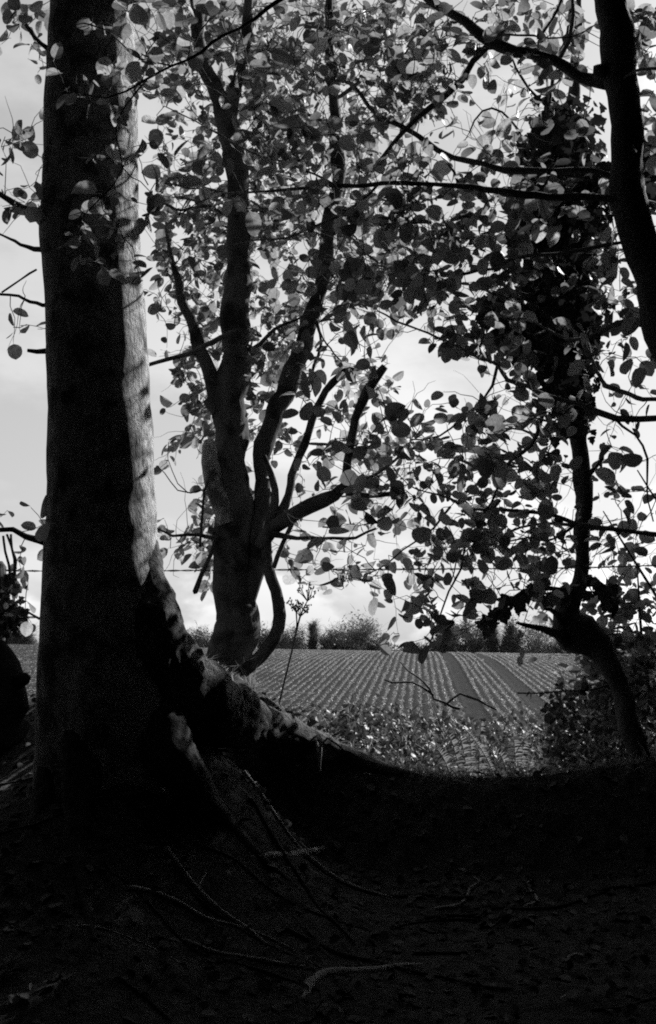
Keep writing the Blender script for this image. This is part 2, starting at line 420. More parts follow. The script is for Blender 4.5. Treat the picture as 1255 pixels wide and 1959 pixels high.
def grow(tree, who, nodes, mat, per=3.2, extra=(), nmax=300, sz=None, protos=LEAFV, restname='foliage', leafname='leaf', maxlen=1.5):
    """hang leaf sprays on twigs that fork from the nearest branch or twig"""
    T = list(TARGET.get(who, ())) + list(extra)
    R.shuffle(T)
    T = T[:max(1, int(len(T) / per))]
    N = np.array([tuple(n) for n in nodes])
    d0 = np.array([np.min(np.linalg.norm(N - np.array(t), axis=1)) for t in T])
    buf = np.zeros((len(N) + len(T) * 4, 3)); buf[:len(N)] = N; nb = len(N)
    dep = np.zeros(len(buf))
    tw = MB(); pos, rot, siz = [], [], []
    sz = sz or LSIZE[who]
    for i in np.argsort(d0):
        t = np.array(T[i])
        dd = np.linalg.norm(buf[:nb] - t, axis=1) + dep[:nb] * .04
        j = int(np.argmin(dd)); a = buf[j].copy(); L = np.linalg.norm(t - a)
        if L > maxlen: continue
        if L < .06:
            t = a + NR.normal(0, 1, 3) * .06; L = np.linalg.norm(t - a)
        side = NR.normal(0, 1, 3) * L * .13 + np.array([0, 0, .10 * L])
        m1 = a + (t - a) * .35 + side; m2 = a + (t - a) * .7 + side * .8
        r0 = .0016 + .0018 * min(L, 1.2)
        kk = max(4, int(L / .05)); tp = []
        for q in range(kk + 1):
            f = q / kk; c0 = (1 - f) ** 3 * a + 3 * (1 - f) ** 2 * f * m1 + 3 * (1 - f) * f * f * m2 + f ** 3 * t
            if 0 < q < kk: c0 = c0 + NR.normal(0, .006, 3) * ((-1) ** q) + NR.normal(0, .004, 3)
            tp.append(c0)
        tw.tube(tp, list(np.linspace(r0, .0010, kk + 1)), 4, cap=False)
        for q in (m1, m2, t): buf[nb] = q; dep[nb] = dep[j] + 1; nb += 1
        k = max(2, int(round(R.gauss(per, .9)))); spn = min(L, .07 * k)
        ax = (t - m2) / (np.linalg.norm(t - m2) + 1e-9)
        spraynorm = NR.normal(0, 1, 3) * .55 + np.array([0, -.25, .55])
        for q in range(k):
            f = 1 - (q / k) * spn / L * .95
            b = (1 - f) ** 2 * a + 2 * (1 - f) * f * ((m1 + m2) / 2) + f * f * t
            s = (-1) ** q
            per_ = np.cross(ax, spraynorm); per_ /= np.linalg.norm(per_) + 1e-9
            dr = ax * (.9 if q == 0 else .55) + per_ * s * (.0 if q == 0 else .8) + NR.normal(0, .28, 3) + np.array([0, 0, -.22])
            dr /= np.linalg.norm(dr)
            nm = spraynorm + NR.normal(0, .55, 3)
            L_ = sz * min(1.4, max(.38, R.gauss(.88, .28)))
            if sunlane(b) and R.random() < .74: continue
            if who != 'beech' and before_stem(b) and R.random() < .8: continue
            pos.append(b + dr * .2 * L_); siz.append(L_)
            rot.append(frames(nm[None], dr[None])[0])
    for _ in range(len(T) // 3):           # bare side shoots
        a = buf[R.randrange(nb)]; d = NR.normal(0, 1, 3) + np.array([0, 0, .2]); d /= np.linalg.norm(d); L = R.uniform(.08, .36); tp = [a]
        for q in range(6):
            d = d + NR.normal(0, .28, 3) + np.array([0, 0, .06]); d /= np.linalg.norm(d); tp.append(tp[-1] + d * L / 6)
        tw.tube(tp, list(np.linspace(.0019, .0006, 7)), 4, cap=False)
    tw.build('twigs', M['twig'], tree, kind='stuff')
    place_leaves(tree, pos, rot, siz, mat, protos, nmax, leafname, restname)
    return len(pos)
def limb(tree, name, ctrl, mat, Y, seg=10, rough=.26, rscale=9, step=.045, nodes=None, label=None):
    """ctrl: (px, py, width px[, Y])"""
    c = []
    for i, q in enumerate(ctrl):
        y = q[3] if len(q) > 3 else (Y if not isinstance(Y, tuple) else Y[0] + (Y[1] - Y[0]) * i / (len(ctrl) - 1))
        c.append((P(q[0], q[1], y), wpx(q[2], y) / 2))
    pts, rad = spline(c, step)
    if rough:
        rad = [r_ * (1 + .22 * mnoise.noise(p * 6 + Vector((3, 1, 0)))) for p, r_ in zip(pts, rad)]
        pts = [p + Vector((mnoise.noise(p * 5), mnoise.noise(p * 5 + Vector((9, 0, 0))), mnoise.noise(p * 5 + Vector((0, 9, 0))))) * (r_ * .35 + .012) + Vector((mnoise.noise(p * 12), 0, mnoise.noise(p * 12 + Vector((7, 0, 0))))) * .009 for p, r_ in zip(pts, rad)]
    mb = MB(); mb.tube(pts, rad, seg, rough, rscale); o = mb.build(name, mat, tree)
    if label: o['label'] = label
    if nodes is not None: nodes.extend(pts[::2])
    return pts

# ------------------------------------------------------------------ the big beech on the left
YB = 4.1
beech = thing('beech_tree', (P(185, 1500, YB).x, YB, gz(P(185, 1500, YB).x, YB)), 'thick smooth-barked beech trunk with a flared rooted base, sunlit down one edge', 'tree')
prof = [(-700, 105, 255), (-300, 98, 262), (-100, 94, 262), (0, 92, 262), (100, 88, 265), (200, 82, 267), (300, 82, 266), (400, 78, 268), (450, 73, 270), (520, 82, 273), (600, 86, 279), (700, 88, 285),
        (800, 91, 290), (900, 92, 295), (1000, 90, 300), (1060, 86, 306), (1120, 84, 311), (1180, 82, 314), (1240, 80, 314), (1300, 79, 312), (1380, 78, 310), (1480, 76, 308), (1650, 72, 310), (1850, 70, 315)]
ctrl = [(P((a + b) / 2, y, YB), wpx(b - a, YB) / 2) for y, a, b in prof][::-1]
pts, rad = spline(ctrl, .035)
zf = P(300, 1040, YB).z
def flare(p, d):
    t = max(0., zf - p.z)
    if t <= 0: return 0
    s = 0
    for ang, amp, pw in ((20, .13, 3), (-38, .10, 6), (-85, .08, 8), (-140, .03, 5), (170, .0, 4), (80, .3, 3)):
        a = math.radians(ang); c = d.x * math.cos(a) + d.y * math.sin(a)
        if c > 0: s += amp * c ** (pw * 2) * min(t, .55) ** 1.75 * 2.0
    return s
mb = MB(); mb.tube(pts, rad, 90, .032, 7, flare=flare); mb.build('trunk', M['beech'], beech)
bn = []
ROOTS = []
def root(ctrl, seg=14, mat='root', tree=beech, name='root', sink=.35):
    c = []
    for px, py, w, *y in ctrl:
        if y: p = P(px, py, y[0])
        else: p = hit(px, py)
        r_ = wpx(w, p.y) / 2; c.append((p - Vector((0, 0, r_ * sink)), r_))
    pts, rad = spline(c, .02); mb = MB(); mb.tube(pts, rad, seg * 2, .2, 10); ROOTS.append((pts, rad)); return mb.build(name, M[mat], tree)
root([(258, 1000, 50, 4.12), (272, 1080, 78, 4.07), (280, 1155, 108, 4.04), (294, 1232, 140, 4.03), (340, 1306, 152, 4.12), (410, 1354, 130, 4.36), (490, 1388, 94, 4.62), (604, 1427, 56, 4.8), (735, 1471, 24, 4.87), (800, 1484, 8, 4.88)], 30, sink=0, mat='barkroot')
root([(238, 1180, 70, 4.12), (268, 1290, 124, 4.06), (304, 1390, 118, 3.98), (352, 1468, 84, 3.92), (425, 1562, 40), (500, 1640, 20), (560, 1690, 10)], 20)
root([(165, 1250, 60, 4.05), (160, 1380, 84, 3.94), (155, 1480, 74, 3.84), (150, 1580, 50), (160, 1700, 30), (180, 1800, 14)])
root([(125, 1300, 50, 4.1), (108, 1420, 64, 4.0), (80, 1540, 46), (30, 1640, 26)])
root([(584, 1915, 14), (590, 1885, 22), (620, 1866, 24), (670, 1861, 22), (720, 1858, 18), (768, 1848, 12), (810, 1846, 6)], 12, 'paleroot', sink=.1)
root([(460, 1640, 8), (520, 1637, 16), (570, 1632, 14), (620, 1622, 8)], 10, 'paleroot', sink=.15)
root([(545, 1735, 10), (575, 1775, 16), (610, 1815, 14), (640, 1840, 8)], 10, 'root', sink=.2)
for k in range(26):          # thin roots laid bare over the bank
    x, y, a = R.uniform(-.9, 1.2), R.uniform(2.7, 4.5), R.uniform(-.7, .7) + (math.pi if R.random() < .4 else 0); c = []
    n_ = R.randint(5, 10); w_ = R.uniform(.003, .011)
    for q in range(n_):
        c.append((Vector((x, y, gz(x, y) + w_ * .5)), w_ * (1 - .75 * q / n_))); a += R.gauss(0, .35); x += math.cos(a) * .1; y += math.sin(a) * .06
    pts, rad = spline(c, .03); mb = MB(); mb.tube(pts, rad, 6, .3, 15); mb.build('surface_root', M['paleroot' if k % 3 == 0 else 'root'], beech)
# stubs, side branches and the low spray hanging before the trunk
limb(beech, 'branch', [(100, 1035, 20), (80, 1032, 15), (55, 1028, 13), (25, 1016, 12), (0, 1018, 11), (-40, 1010, 9)], M['bark'], (4.15, 4.3), nodes=bn)
limb(beech, 'branch', [(95, 420, 26), (70, 408, 18), (40, 397, 14), (10, 378, 12), (-30, 350, 10)], M['bark'], (4.1, 4.4), nodes=bn)
limb(beech, 'branch', [(90, 475, 14), (55, 470, 8), (20, 455, 6), (-20, 440, 5)], M['bark'], (4.1, 4.4), nodes=bn)
limb(beech, 'branch', [(90, 582, 9), (60, 575, 7), (20, 568, 6), (-20, 560, 5)], M['bark'], (4.1, 4.4), nodes=bn)
limb(beech, 'branch', [(70, 515, 4), (40, 535, 4), (5, 562, 4)], M['bark'], (4.15, 4.3), nodes=bn)
limb(beech, 'branch', [(92, 668, 12), (70, 667, 10), (52, 665, 7)], M['bark'], 4.15, nodes=bn)
limb(beech, 'branch', [(92, 100, 12), (75, 88, 9), (55, 60, 8), (45, 30, 8), (30, -20, 8), (0, -100, 8)], M['bark'], (4.1, 4.3), nodes=bn)
limb(beech, 'branch', [(760, -160, 16), (640, -70, 12), (545, -2, 8), (490, 32, 7), (430, 62, 6), (385, 95, 6), (330, 128, 5), (285, 155, 5), (240, 176, 4), (200, 184, 3), (160, 180, 3)], M['bark'], (3.3, 3.6), nodes=bn)
limb(beech, 'branch', [(330, 128, 4), (270, 110, 3), (200, 60, 3), (130, 35, 3)], M['bark'], (3.52, 3.6), nodes=bn)
limb(beech, 'branch', [(285, 155, 4), (220, 230, 3), (230, 320, 3), (190, 380, 3), (150, 430, 2.5)], M['bark'], (3.55, 3.5), nodes=bn)
nb_ = grow(beech, 'beech', bn, M['leafpale'])

# ------------------------------------------------------------------ the many-stemmed hazel behind it
YH = 5.4
hb = P(447, 1300, YH)
hazel = thing('hazel_tree', (hb.x, hb.y, gz(hb.x, hb.y)), 'multi-stemmed tree forking into several dark stems on the bank beside the beech', 'tree')
hn = []; BK = M['bark']
limb(hazel, 'stem', [(447, 1345, 92), (445, 1295, 80), (446, 1240, 80), (449, 1180, 80), (450, 1100, 78), (450, 1000, 72), (450, 920, 68), (444, 840, 64), (438, 760, 60), (443, 700, 56), (447, 640, 52), (452, 560, 50), (456, 480, 46), (456, 400, 46), (453, 330, 44), (450, 280, 46), (435, 230, 46), (415, 180, 34), (394, 125, 30), (380, 70, 28), (372, -30, 24), (360, -200, 18)], BK, YH, seg=22, nodes=hn)
limb(hazel, 'stem', [(437, 235, 36), (447, 185, 32), (461, 140, 24), (470, 90, 20), (478, -20, 18), (490, -160, 12)], BK, YH, seg=14, nodes=hn)
limb(hazel, 'stem', [(478, 1185, 12), (486, 1130, 26), (491, 1060, 34), (497, 960, 36), (499, 890, 38), (510, 830, 40), (535, 770, 38), (560, 710, 37), (583, 640, 34), (605, 580, 32), (622, 500, 30), (635, 430, 28), (648, 330, 26), (645, 250, 24), (635, 170, 22), (632, 100, 20), (630, -20, 18), (620, -180, 12)], BK, (5.35, 5.6), seg=18, nodes=hn)
limb(hazel, 'stem', [(425, 800, 36), (412, 750, 30), (400, 710, 25), (375, 650, 22), (352, 580, 20), (340, 535, 15), (326, 490, 9), (318, 440, 5)], BK, (5.4, 5.3), seg=14, nodes=hn)
limb(hazel, 'stub', [(440, 1000, 40), (420, 960, 38), (406, 920, 34), (401, 880, 32), (400, 852, 31), (400, 846, 24)], M['beech'], (5.35, 5.25), seg=14)
limb(hazel, 'stem', [(440, 1300, 24), (472, 1278, 24), (500, 1255, 25), (522, 1220, 25), (531, 1180, 25), (526, 1130, 21), (513, 1080, 19), (515, 1020, 18), (525, 960, 16), (520, 920, 14), (508, 870, 8)], BK, (5.3, 5.3), seg=14, nodes=hn)
limb(hazel, 'branch', [(500, 1045, 22), (518, 1025, 30), (545, 1000, 29), (590, 970, 28), (640, 950, 24), (660, 930, 20), (665, 900, 18), (672, 860, 16), (682, 800, 16), (700, 750, 17), (722, 715, 17), (735, 700, 15)], BK, (5.3, 5.15), seg=12, nodes=hn)
limb(hazel, 'branch', [(515, 1030, 20), (530, 1000, 20), (550, 950, 18), (570, 890, 16), (590, 830, 15), (610, 770, 14), (640, 730, 14), (665, 710, 12), (690, 702, 9)], BK, (5.3, 5.4), seg=12, nodes=hn)
limb(hazel, 'branch', [(525, 1022, 14), (570, 1031, 8), (620, 1033, 7), (680, 1030, 6), (722, 1013, 4)], BK, (5.25, 5.1), seg=8, nodes=hn)
limb(hazel, 'branch', [(565, 990, 10), (545, 1040, 9), (525, 1085, 8)], BK, 5.25, seg=8, nodes=hn)
limb(hazel, 'dead_twig', [(412, 1040, 5), (404, 1062, 8), (386, 1095, 9), (373, 1130, 10), (374, 1135, 6)], BK, 5.2, seg=8)
limb(hazel, 'dead_twig', [(410, 900, 4), (390, 935, 5), (386, 1000, 5), (384, 1050, 4)], BK, 5.2, seg=6)
limb(hazel, 'dead_twig', [(395, 935, 3), (365, 943, 3), (340, 938, 2.5), (315, 905, 2), (300, 890, 1.5)], BK, 5.2, seg=5, rough=0)
limb(hazel, 'dead_twig', [(360, 943, 2.5), (340, 925, 2), (322, 880, 1.5)], BK, 5.2, seg=5, rough=0)
limb(hazel, 'branch', [(425, 1030, 9), (380, 1028, 7), (330, 1024, 5), (300, 1010, 4)], BK, (5.3, 5.1), seg=8, nodes=hn)
limb(hazel, 'branch', [(470, 668, 9), (498, 657, 8), (525, 630, 7), (565, 612, 5), (600, 590, 4)], BK, (5.4, 5.2), seg=8, nodes=hn)
limb(hazel, 'branch', [(450, 635, 10), (410, 655, 10), (370, 672, 10), (325, 690, 9), (286, 697, 8)], BK, (5.3, 5.0), seg=8, nodes=hn)
limb(hazel, 'branch', [(600, 605, 7), (612, 660, 6), (598, 700, 6), (590, 735, 5), (560, 735, 4)], BK, (5.45, 5.3), seg=7, nodes=hn)
limb(hazel, 'branch', [(604, 610, 5), (615, 650, 4), (640, 680, 3), (670, 710, 2)], BK, (5.45, 5.2), seg=6, nodes=hn)
limb(hazel, 'branch', [(660, 945, 12), (690, 948, 12), (730, 946, 10), (760, 945, 9)], BK, 5.15, seg=8, nodes=hn)
limb(hazel, 'branch', [(640, 450, 9), (700, 420, 7), (760, 440, 5), (800, 470, 4)], BK, (5.5, 5.8), seg=7, nodes=hn)
limb(hazel, 'branch', [(455, 420, 10), (400, 395, 8), (350, 400, 6), (300, 380, 4)], BK, (5.4, 5.8), seg=7, nodes=hn)
limb(hazel, 'branch', [(645, 260, 9), (590, 220, 7), (540, 230, 5), (500, 200, 4)], BK, (5.5, 5.9), seg=7, nodes=hn)
limb(hazel, 'branch', [(660, 935, 9), (730, 900, 7), (790, 850, 5), (830, 830, 4)], BK, (5.15, 5.6), seg=7, nodes=hn)
limb(hazel, 'branch', [(635, 190, 9), (700, 150, 7), (760, 120, 5), (800, 60, 4)], BK, (5.55, 5.9), seg=7, nodes=hn)
tipleaf = [P(a + R.uniform(-9, 9), b + R.uniform(-9, 9), 5.15) for a, b in ((738, 690), (742, 705), (690, 705), (675, 705), (700, 760), (706, 765)) for _ in range(5)]
nh = grow(hazel, 'hazel', hn, M['leaf'], extra=tipleaf)

# ------------------------------------------------------------------ the leaning tree close by on the right
YR = 3.9
rb = P(1350, 1500, YR)
rtree = thing('leaning_tree', (rb.x, rb.y, gz(rb.x, rb.y)), 'dark bare trunk leaning in at the top right with long branches reaching over the gap', 'tree')
rn = []; DK = M['darkbark']
limb(rtree, 'trunk', [(1362, 1720, 140), (1352, 1500, 118), (1345, 1200, 106), (1335, 1000, 100), (1320, 850, 96), (1300, 720, 92), (1275, 620, 88), (1250, 540, 84), (1230, 470, 79), (1212, 400, 74), (1198, 330, 70), (1192, 260, 67), (1187, 180, 68), (1178, 100, 67), (1166, 0, 64), (1155, -120, 60), (1140, -300, 54), (1110, -600, 44)], DK, YR, seg=28, rough=.1, rscale=6, step=.04, nodes=rn)
limb(rtree, 'knob', [(1165, 130, 20), (1150, 142, 40), (1146, 150, 26)], DK, 3.88, seg=10, step=.02)
limb(rtree, 'branch', [(1180, 165, 30), (1150, 158, 27), (1110, 142, 24), (1060, 115, 23), (1010, 100, 23), (960, 84, 22), (910, 52, 20), (870, 25, 18), (830, 2, 16), (770, -40, 12), (680, -90, 8)], DK, (3.9, 4.3), seg=12, nodes=rn)
limb(rtree, 'branch', [(985, 92, 16), (958, 86, 16), (935, 92, 15), (905, 118, 14), (880, 150, 13), (840, 190, 12), (800, 225, 10), (765, 262, 9), (740, 295, 8), (712, 325, 6), (690, 350, 4)], DK, (4.12, 4.4), seg=10, nodes=rn)
limb(rtree, 'branch', [(1195, 345, 16), (1130, 330, 14), (1060, 326, 13), (1000, 328, 12), (970, 325, 12), (930, 312, 11), (900, 308, 11), (870, 300, 10), (840, 283, 10), (800, 255, 10), (770, 240, 9), (735, 225, 9), (705, 205, 8), (685, 175, 7), (660, 155, 6), (620, 150, 5)], DK, (3.95, 4.5), seg=9, nodes=rn)
limb(rtree, 'branch', [(1210, 382, 20), (1150, 380, 17), (1100, 378, 16), (1000, 376, 14), (965, 368, 14), (930, 362, 12), (880, 358, 11), (800, 355, 9), (730, 352, 9), (640, 353, 8), (560, 360, 7), (500, 366, 6), (440, 372, 5), (380, 362, 4), (320, 350, 3)], DK, (3.85, 4.4), seg=9, nodes=rn)
limb(rtree, 'branch', [(725, 352, 7), (690, 385, 6), (650, 410, 6), (600, 432, 5), (550, 450, 5), (480, 462, 4), (420, 475, 3)], DK, (4.2, 4.5), seg=7, nodes=rn)
limb(rtree, 'branch', [(640, 353, 6), (600, 335, 5), (560, 322, 5), (500, 300, 4), (460, 280, 4), (420, 262, 4), (375, 235, 3), (320, 205, 2.5)], DK, (4.25, 4.4), seg=7, nodes=rn)
limb(rtree, 'branch', [(1300, 1030, 14), (1255, 1022, 10), (1190, 1017, 9), (1140, 1006, 9), (1100, 999, 9), (1060, 986, 8), (1000, 978, 7), (950, 975, 6), (900, 968, 6), (860, 952, 5), (838, 944, 4), (780, 930, 3)], DK, (3.9, 4.7), seg=8, nodes=rn)
limb(rtree, 'branch', [(1100, 999, 6), (1080, 1020, 5), (1050, 1035, 5), (1010, 1030, 4), (970, 1035, 3), (930, 1060, 2.5)], DK, (4.3, 4.8), seg=6, nodes=rn)
limb(rtree, 'branch', [(1310, 800, 16), (1255, 805, 13), (1220, 805, 12), (1180, 800, 12), (1140, 788, 12), (1100, 775, 10), (1050, 757, 9), (1010, 740, 8), (970, 725, 8), (950, 700, 7), (920, 685, 6), (880, 670, 6), (835, 650, 5), (780, 620, 4), (720, 595, 3)], DK, (3.9, 4.8), seg=8, nodes=rn)
limb(rtree, 'branch', [(1305, 765, 12), (1255, 760, 10), (1220, 758, 10), (1170, 742, 9), (1150, 725, 8), (1135, 690, 7), (1120, 640, 5)], DK, (3.95, 4.8), seg=8, nodes=rn)
limb(rtree, 'branch', [(1280, 625, 18), (1255, 620, 13), (1210, 620, 12), (1170, 628, 11), (1130, 645, 9), (1090, 650, 7), (1040, 625, 6), (1000, 600, 5), (960, 572, 5), (905, 540, 4)], DK, (3.9, 4.8), seg=8, nodes=rn)
limb(rtree, 'branch', [(1175, 798, 6), (1190, 815, 5), (1215, 835, 5), (1237, 880, 5), (1240, 930, 4), (1252, 1000, 3)], DK, (4.05, 4.2), seg=6, nodes=rn)
limb(rtree, 'branch', [(1215, 470, 9), (1160, 470, 8), (1090, 480, 7), (1010, 492, 7), (985, 492, 7), (960, 505, 6), (900, 520, 6), (860, 537, 5), (835, 548, 4), (770, 560, 3)], DK, (3.9, 4.7), seg=7, nodes=rn)
limb(rtree, 'branch', [(1045, 757, 8), (1040, 785, 8), (1030, 830, 8), (1000, 862, 7), (975, 880, 6), (960, 905, 6), (940, 960, 5), (910, 1000, 4), (880, 1045, 3), (860, 1110, 2)], DK, (4.4, 4.8), seg=7, nodes=rn)
limb(rtree, 'branch', [(950, 700, 6), (940, 735, 6), (920, 770, 5), (880, 800, 5), (840, 830, 4), (790, 840, 3)], DK, (4.55, 4.9), seg=7, nodes=rn)
limb(rtree, 'branch', [(1040, 60, 6), (1075, 0, 6), (1090, -60, 5)], DK, (4.1, 4.2), seg=6, nodes=rn)
limb(rtree, 'branch', [(1060, 118, 9), (1080, 90, 9), (1095, 30, 8), (1100, -30, 7)], DK, (4.0, 4.2), seg=7, nodes=rn)
limb(rtree, 'branch', [(940, 60, 6), (990, 62, 5), (1050, 68, 4), (1090, 70, 3), (1140, 50, 2)], DK, (4.15, 4.0), seg=6, nodes=rn)
limb(rtree, 'branch', [(1290, 130, 7), (1250, 130, 6), (1210, 135, 6), (1190, 150, 6)], DK, (3.5, 3.85), seg=6, nodes=rn)
limb(rtree, 'branch', [(880, 355, 5), (870, 330, 5), (850, 300, 4), (845, 290, 3)], DK, 4.2, seg=6, nodes=rn)
limb(rtree, 'branch', [(860, 970, 5), (830, 1010, 4), (790, 1040, 4), (740, 1080, 3), (700, 1100, 2)], DK, (4.6, 4.9), seg=6, nodes=rn)
limb(rtree, 'branch', [(890, 1030, 4), (880, 1090, 4), (850, 1150, 3), (830, 1210, 3), (820, 1240, 2)], DK, (4.75, 4.7), seg=6, nodes=rn)
nr = grow(rtree, 'right', rn, M['leaf'], maxlen=1.2)
n = 2600; pos = np.stack([NR.uniform(1.9, 3.6, n), NR.uniform(4.0, 5.5, n), E + NR.uniform(-.2, 3.6, n)], -1)
n = 5200; pos2 = np.stack([NR.uniform(-1.5, 3.0, n), NR.uniform(3.6, 5.2, n), E + NR.uniform(3.4, 5.6, n)], -1)
pos = np.concatenate([pos, pos2]); n = len(pos)
scatter('crown', LEAFV, pos, frames(NR.normal(0, .7, (n, 3)) + np.array([0, 0, .6]), NR.normal(0, 1, (n, 3))), NR.uniform(.05, .09, n), M['leaf'], rtree)

# ------------------------------------------------------------------ ivy-clad hedge tree
YI = 5.2
ib = P(1215, 1450, YI)
itree = thing('ivy_clad_tree', (ib.x, ib.y, gz(ib.x, ib.y)), 'crooked hedge tree with an elbow at its base and its upper stem thick with ivy', 'tree')
inn = []
limb(itree, 'trunk', [(1236, 1530, 50), (1219, 1450, 42), (1207, 1400, 40), (1190, 1335, 38), (1166, 1280, 43), (1138, 1236, 56), (1104, 1208, 74), (1086, 1190, 66), (1092, 1165, 42), (1105, 1130, 33), (1112, 1100, 31), (1117, 1050, 31), (1116, 980, 31), (1113, 900, 32), (1105, 840, 34), (1100, 770, 36), (1095, 700, 36), (1090, 600, 36), (1085, 500, 38), (1080, 400, 36), (1085, 300, 30), (1095, 200, 24), (1100, 120, 18), (1108, 0, 12), (1115, -120, 7)], DK, YI, seg=28, rough=.3, step=.03, nodes=inn)
limb(itree, 'stub', [(1085, 1222, 34), (1060, 1214, 20), (1035, 1204, 13), (1010, 1198, 8), (992, 1195, 5)], DK, (5.15, 5.00), seg=10, rough=.25)
limb(itree, 'stub', [(1082, 1195, 26), (1062, 1178, 12), (1050, 1168, 9), (1040, 1163, 6)], DK, (5.15, 5.05), seg=8, rough=.25)
limb(itree, 'branch', [(1108, 1128, 14), (1070, 1130, 10), (1020, 1122, 9), (985, 1142, 8), (950, 1172, 7), (918, 1196, 5)], DK, (5.15, 4.90), seg=8, nodes=inn)
limb(itree, 'branch', [(1114, 1100, 12), (1140, 1108, 9), (1162, 1125, 7), (1168, 1160, 5)], DK, (5.15, 5.10), seg=8, nodes=inn)
limb(itree, 'branch', [(1110, 930, 10), (1130, 905, 9), (1150, 880, 7), (1155, 850, 5)], DK, (5.20, 5.10), seg=8, nodes=inn)
limb(itree, 'branch', [(1085, 560, 14), (1060, 480, 12), (1045, 380, 10), (1040, 280, 8), (1045, 190, 6)], DK, (5.20, 5.00), seg=8, nodes=inn)
limb(itree, 'branch', [(1090, 640, 12), (1130, 560, 10), (1150, 480, 8), (1165, 400, 6)], DK, (5.20, 5.40), seg=8, nodes=inn)
limb(itree, 'branch', [(1090, 250, 9), (1060, 215, 8), (1010, 170, 6), (985, 130, 5), (980, 110, 3)], DK, (5.20, 5.00), seg=8, nodes=inn)
limb(itree, 'branch', [(1040, 270, 8), (1048, 200, 8), (1062, 130, 7), (1085, 60, 5), (1090, 0, 4)], DK, (5.00, 4.90), seg=8, nodes=inn)
limb(itree, 'branch', [(1095, 700, 9), (1040, 690, 7), (980, 640, 5), (930, 620, 4)], DK, (5.20, 5.40), seg=7, nodes=inn)
limb(itree, 'branch', [(1115, 1010, 8), (1060, 1000, 6), (1000, 1010, 5), (940, 1040, 4)], DK, (5.20, 5.50), seg=7, nodes=inn)
limb(itree, 'branch', [(1100, 800, 8), (1040, 830, 6), (980, 820, 5), (920, 850, 4)], DK, (5.20, 5.50), seg=7, nodes=inn)
limb(itree, 'branch', [(1040, 360, 6), (1000, 270, 5), (960, 215, 5), (925, 212, 4), (900, 250, 3)], DK, (5.00, 4.90), seg=7, nodes=inn)
ni = grow(itree, 'ivy', inn, M['leaf'], maxlen=1.2, nmax=150)
ip, ir, isz = [], [], []
def ivy(px, py, sx, sy, n, Y=5.1, dy=.26):
    for _ in range(int(n * 2.3)):
        a = R.gauss(0, .5); b = R.gauss(0, .5)
        p = P(px + max(-1.1, min(1.1, a)) * sx, py + max(-1.1, min(1.1, b)) * sy, Y + R.gauss(0, dy * .5))
        if sunlane(p) and R.random() < .93: continue
        ip.append(tuple(p)); isz.append(R.uniform(.035, .07))
        nm = np.array([p.x - P(px, py, Y).x, -.12 + (p.y - Y), .05]) * 4 + NR.normal(0, .45, 3)
        ir.append(frames(nm[None], (np.array([0, 0, -1.]) + NR.normal(0, .5, 3))[None])[0])
for a in ((1085, 250, 62, 60, 190), (1060, 320, 70, 60, 260), (1075, 400, 85, 60, 340), (1070, 470, 85, 60, 340), (1080, 540, 80, 60, 260), (1085, 620, 70, 50, 220), (1085, 700, 50, 60, 170), (1095, 780, 34, 50, 80),
          (1120, 350, 45, 60, 120), (1020, 420, 36, 60, 150), (1000, 600, 70, 40, 120), (960, 590, 40, 30, 50), (1235, 290, 36, 40, 90, 5.0), (1240, 360, 30, 30, 30, 5.0), (1000, 650, 50, 40, 60),
          (1115, 1120, 34, 24, 7), (1060, 1135, 28, 12, 5), (1020, 1128, 24, 12, 9), (985, 1148, 22, 12, 9), (955, 1172, 20, 10, 8), (930, 1190, 16, 9, 4), (1160, 1120, 18, 14, 6), (1166, 1150, 14, 16, 4)):
    ivy(*a)
place_leaves(itree, ip, ir, isz, M['ivy'], IVYV, 150, 'ivy_leaf', 'ivy')

# ------------------------------------------------------------------ hedge shrub running off to the right (shades the bank)
hx = P(1230, 1430, 5.9)
hedge = thing('hedge', (hx.x, 5.9, gz(hx.x, 5.9)), 'tangled leafy hawthorn hedge at the foot of the ivy-clad tree, running out of view', 'hedge')
hen = []
for k in range(46):
    x0 = R.uniform(1.35, 5.2); y0 = (5.95 if x0 < 1.68 else 5.5) + R.uniform(-.2, .2)
    z0 = gz(x0, y0); h = R.uniform(.6, 1.1) if x0 < 1.68 else R.uniform(1.0, 1.6)
    p0 = Vector((x0, y0, z0 - .05)); p3 = Vector((x0 + R.gauss(0, .3), y0 + R.gauss(0, .25), z0 + h))
    mid = (p0 + p3) / 2 + Vector((R.gauss(0, .1), R.gauss(0, .1), 0))
    pts, rad = spline([(p0, .016), (mid, .011), (p3, .003)], .12)
    mb = MB(); mb.tube(pts, rad, 6, .1); mb.build('stem', M['darkbark'], hedge); hen += pts
htar = []
for q_ in range(11000):
    x0 = R.uniform(1.3, 1.68) if q_ < 700 else R.uniform(1.72, 5.2); y0 = (5.95 if x0 < 1.68 else 5.55) + R.gauss(0, .15 if x0 < 1.68 else .22); top = (1.0 if x0 < 1.68 else 1.55)
    htar.append(Vector((x0, y0, gz(x0, y0) + R.uniform(.02, 1) ** .8 * top)))
grow(hedge, 'hedge', hen, M['leaf'], per=3.4, extra=htar, nmax=220, maxlen=1.0, sz=.055)

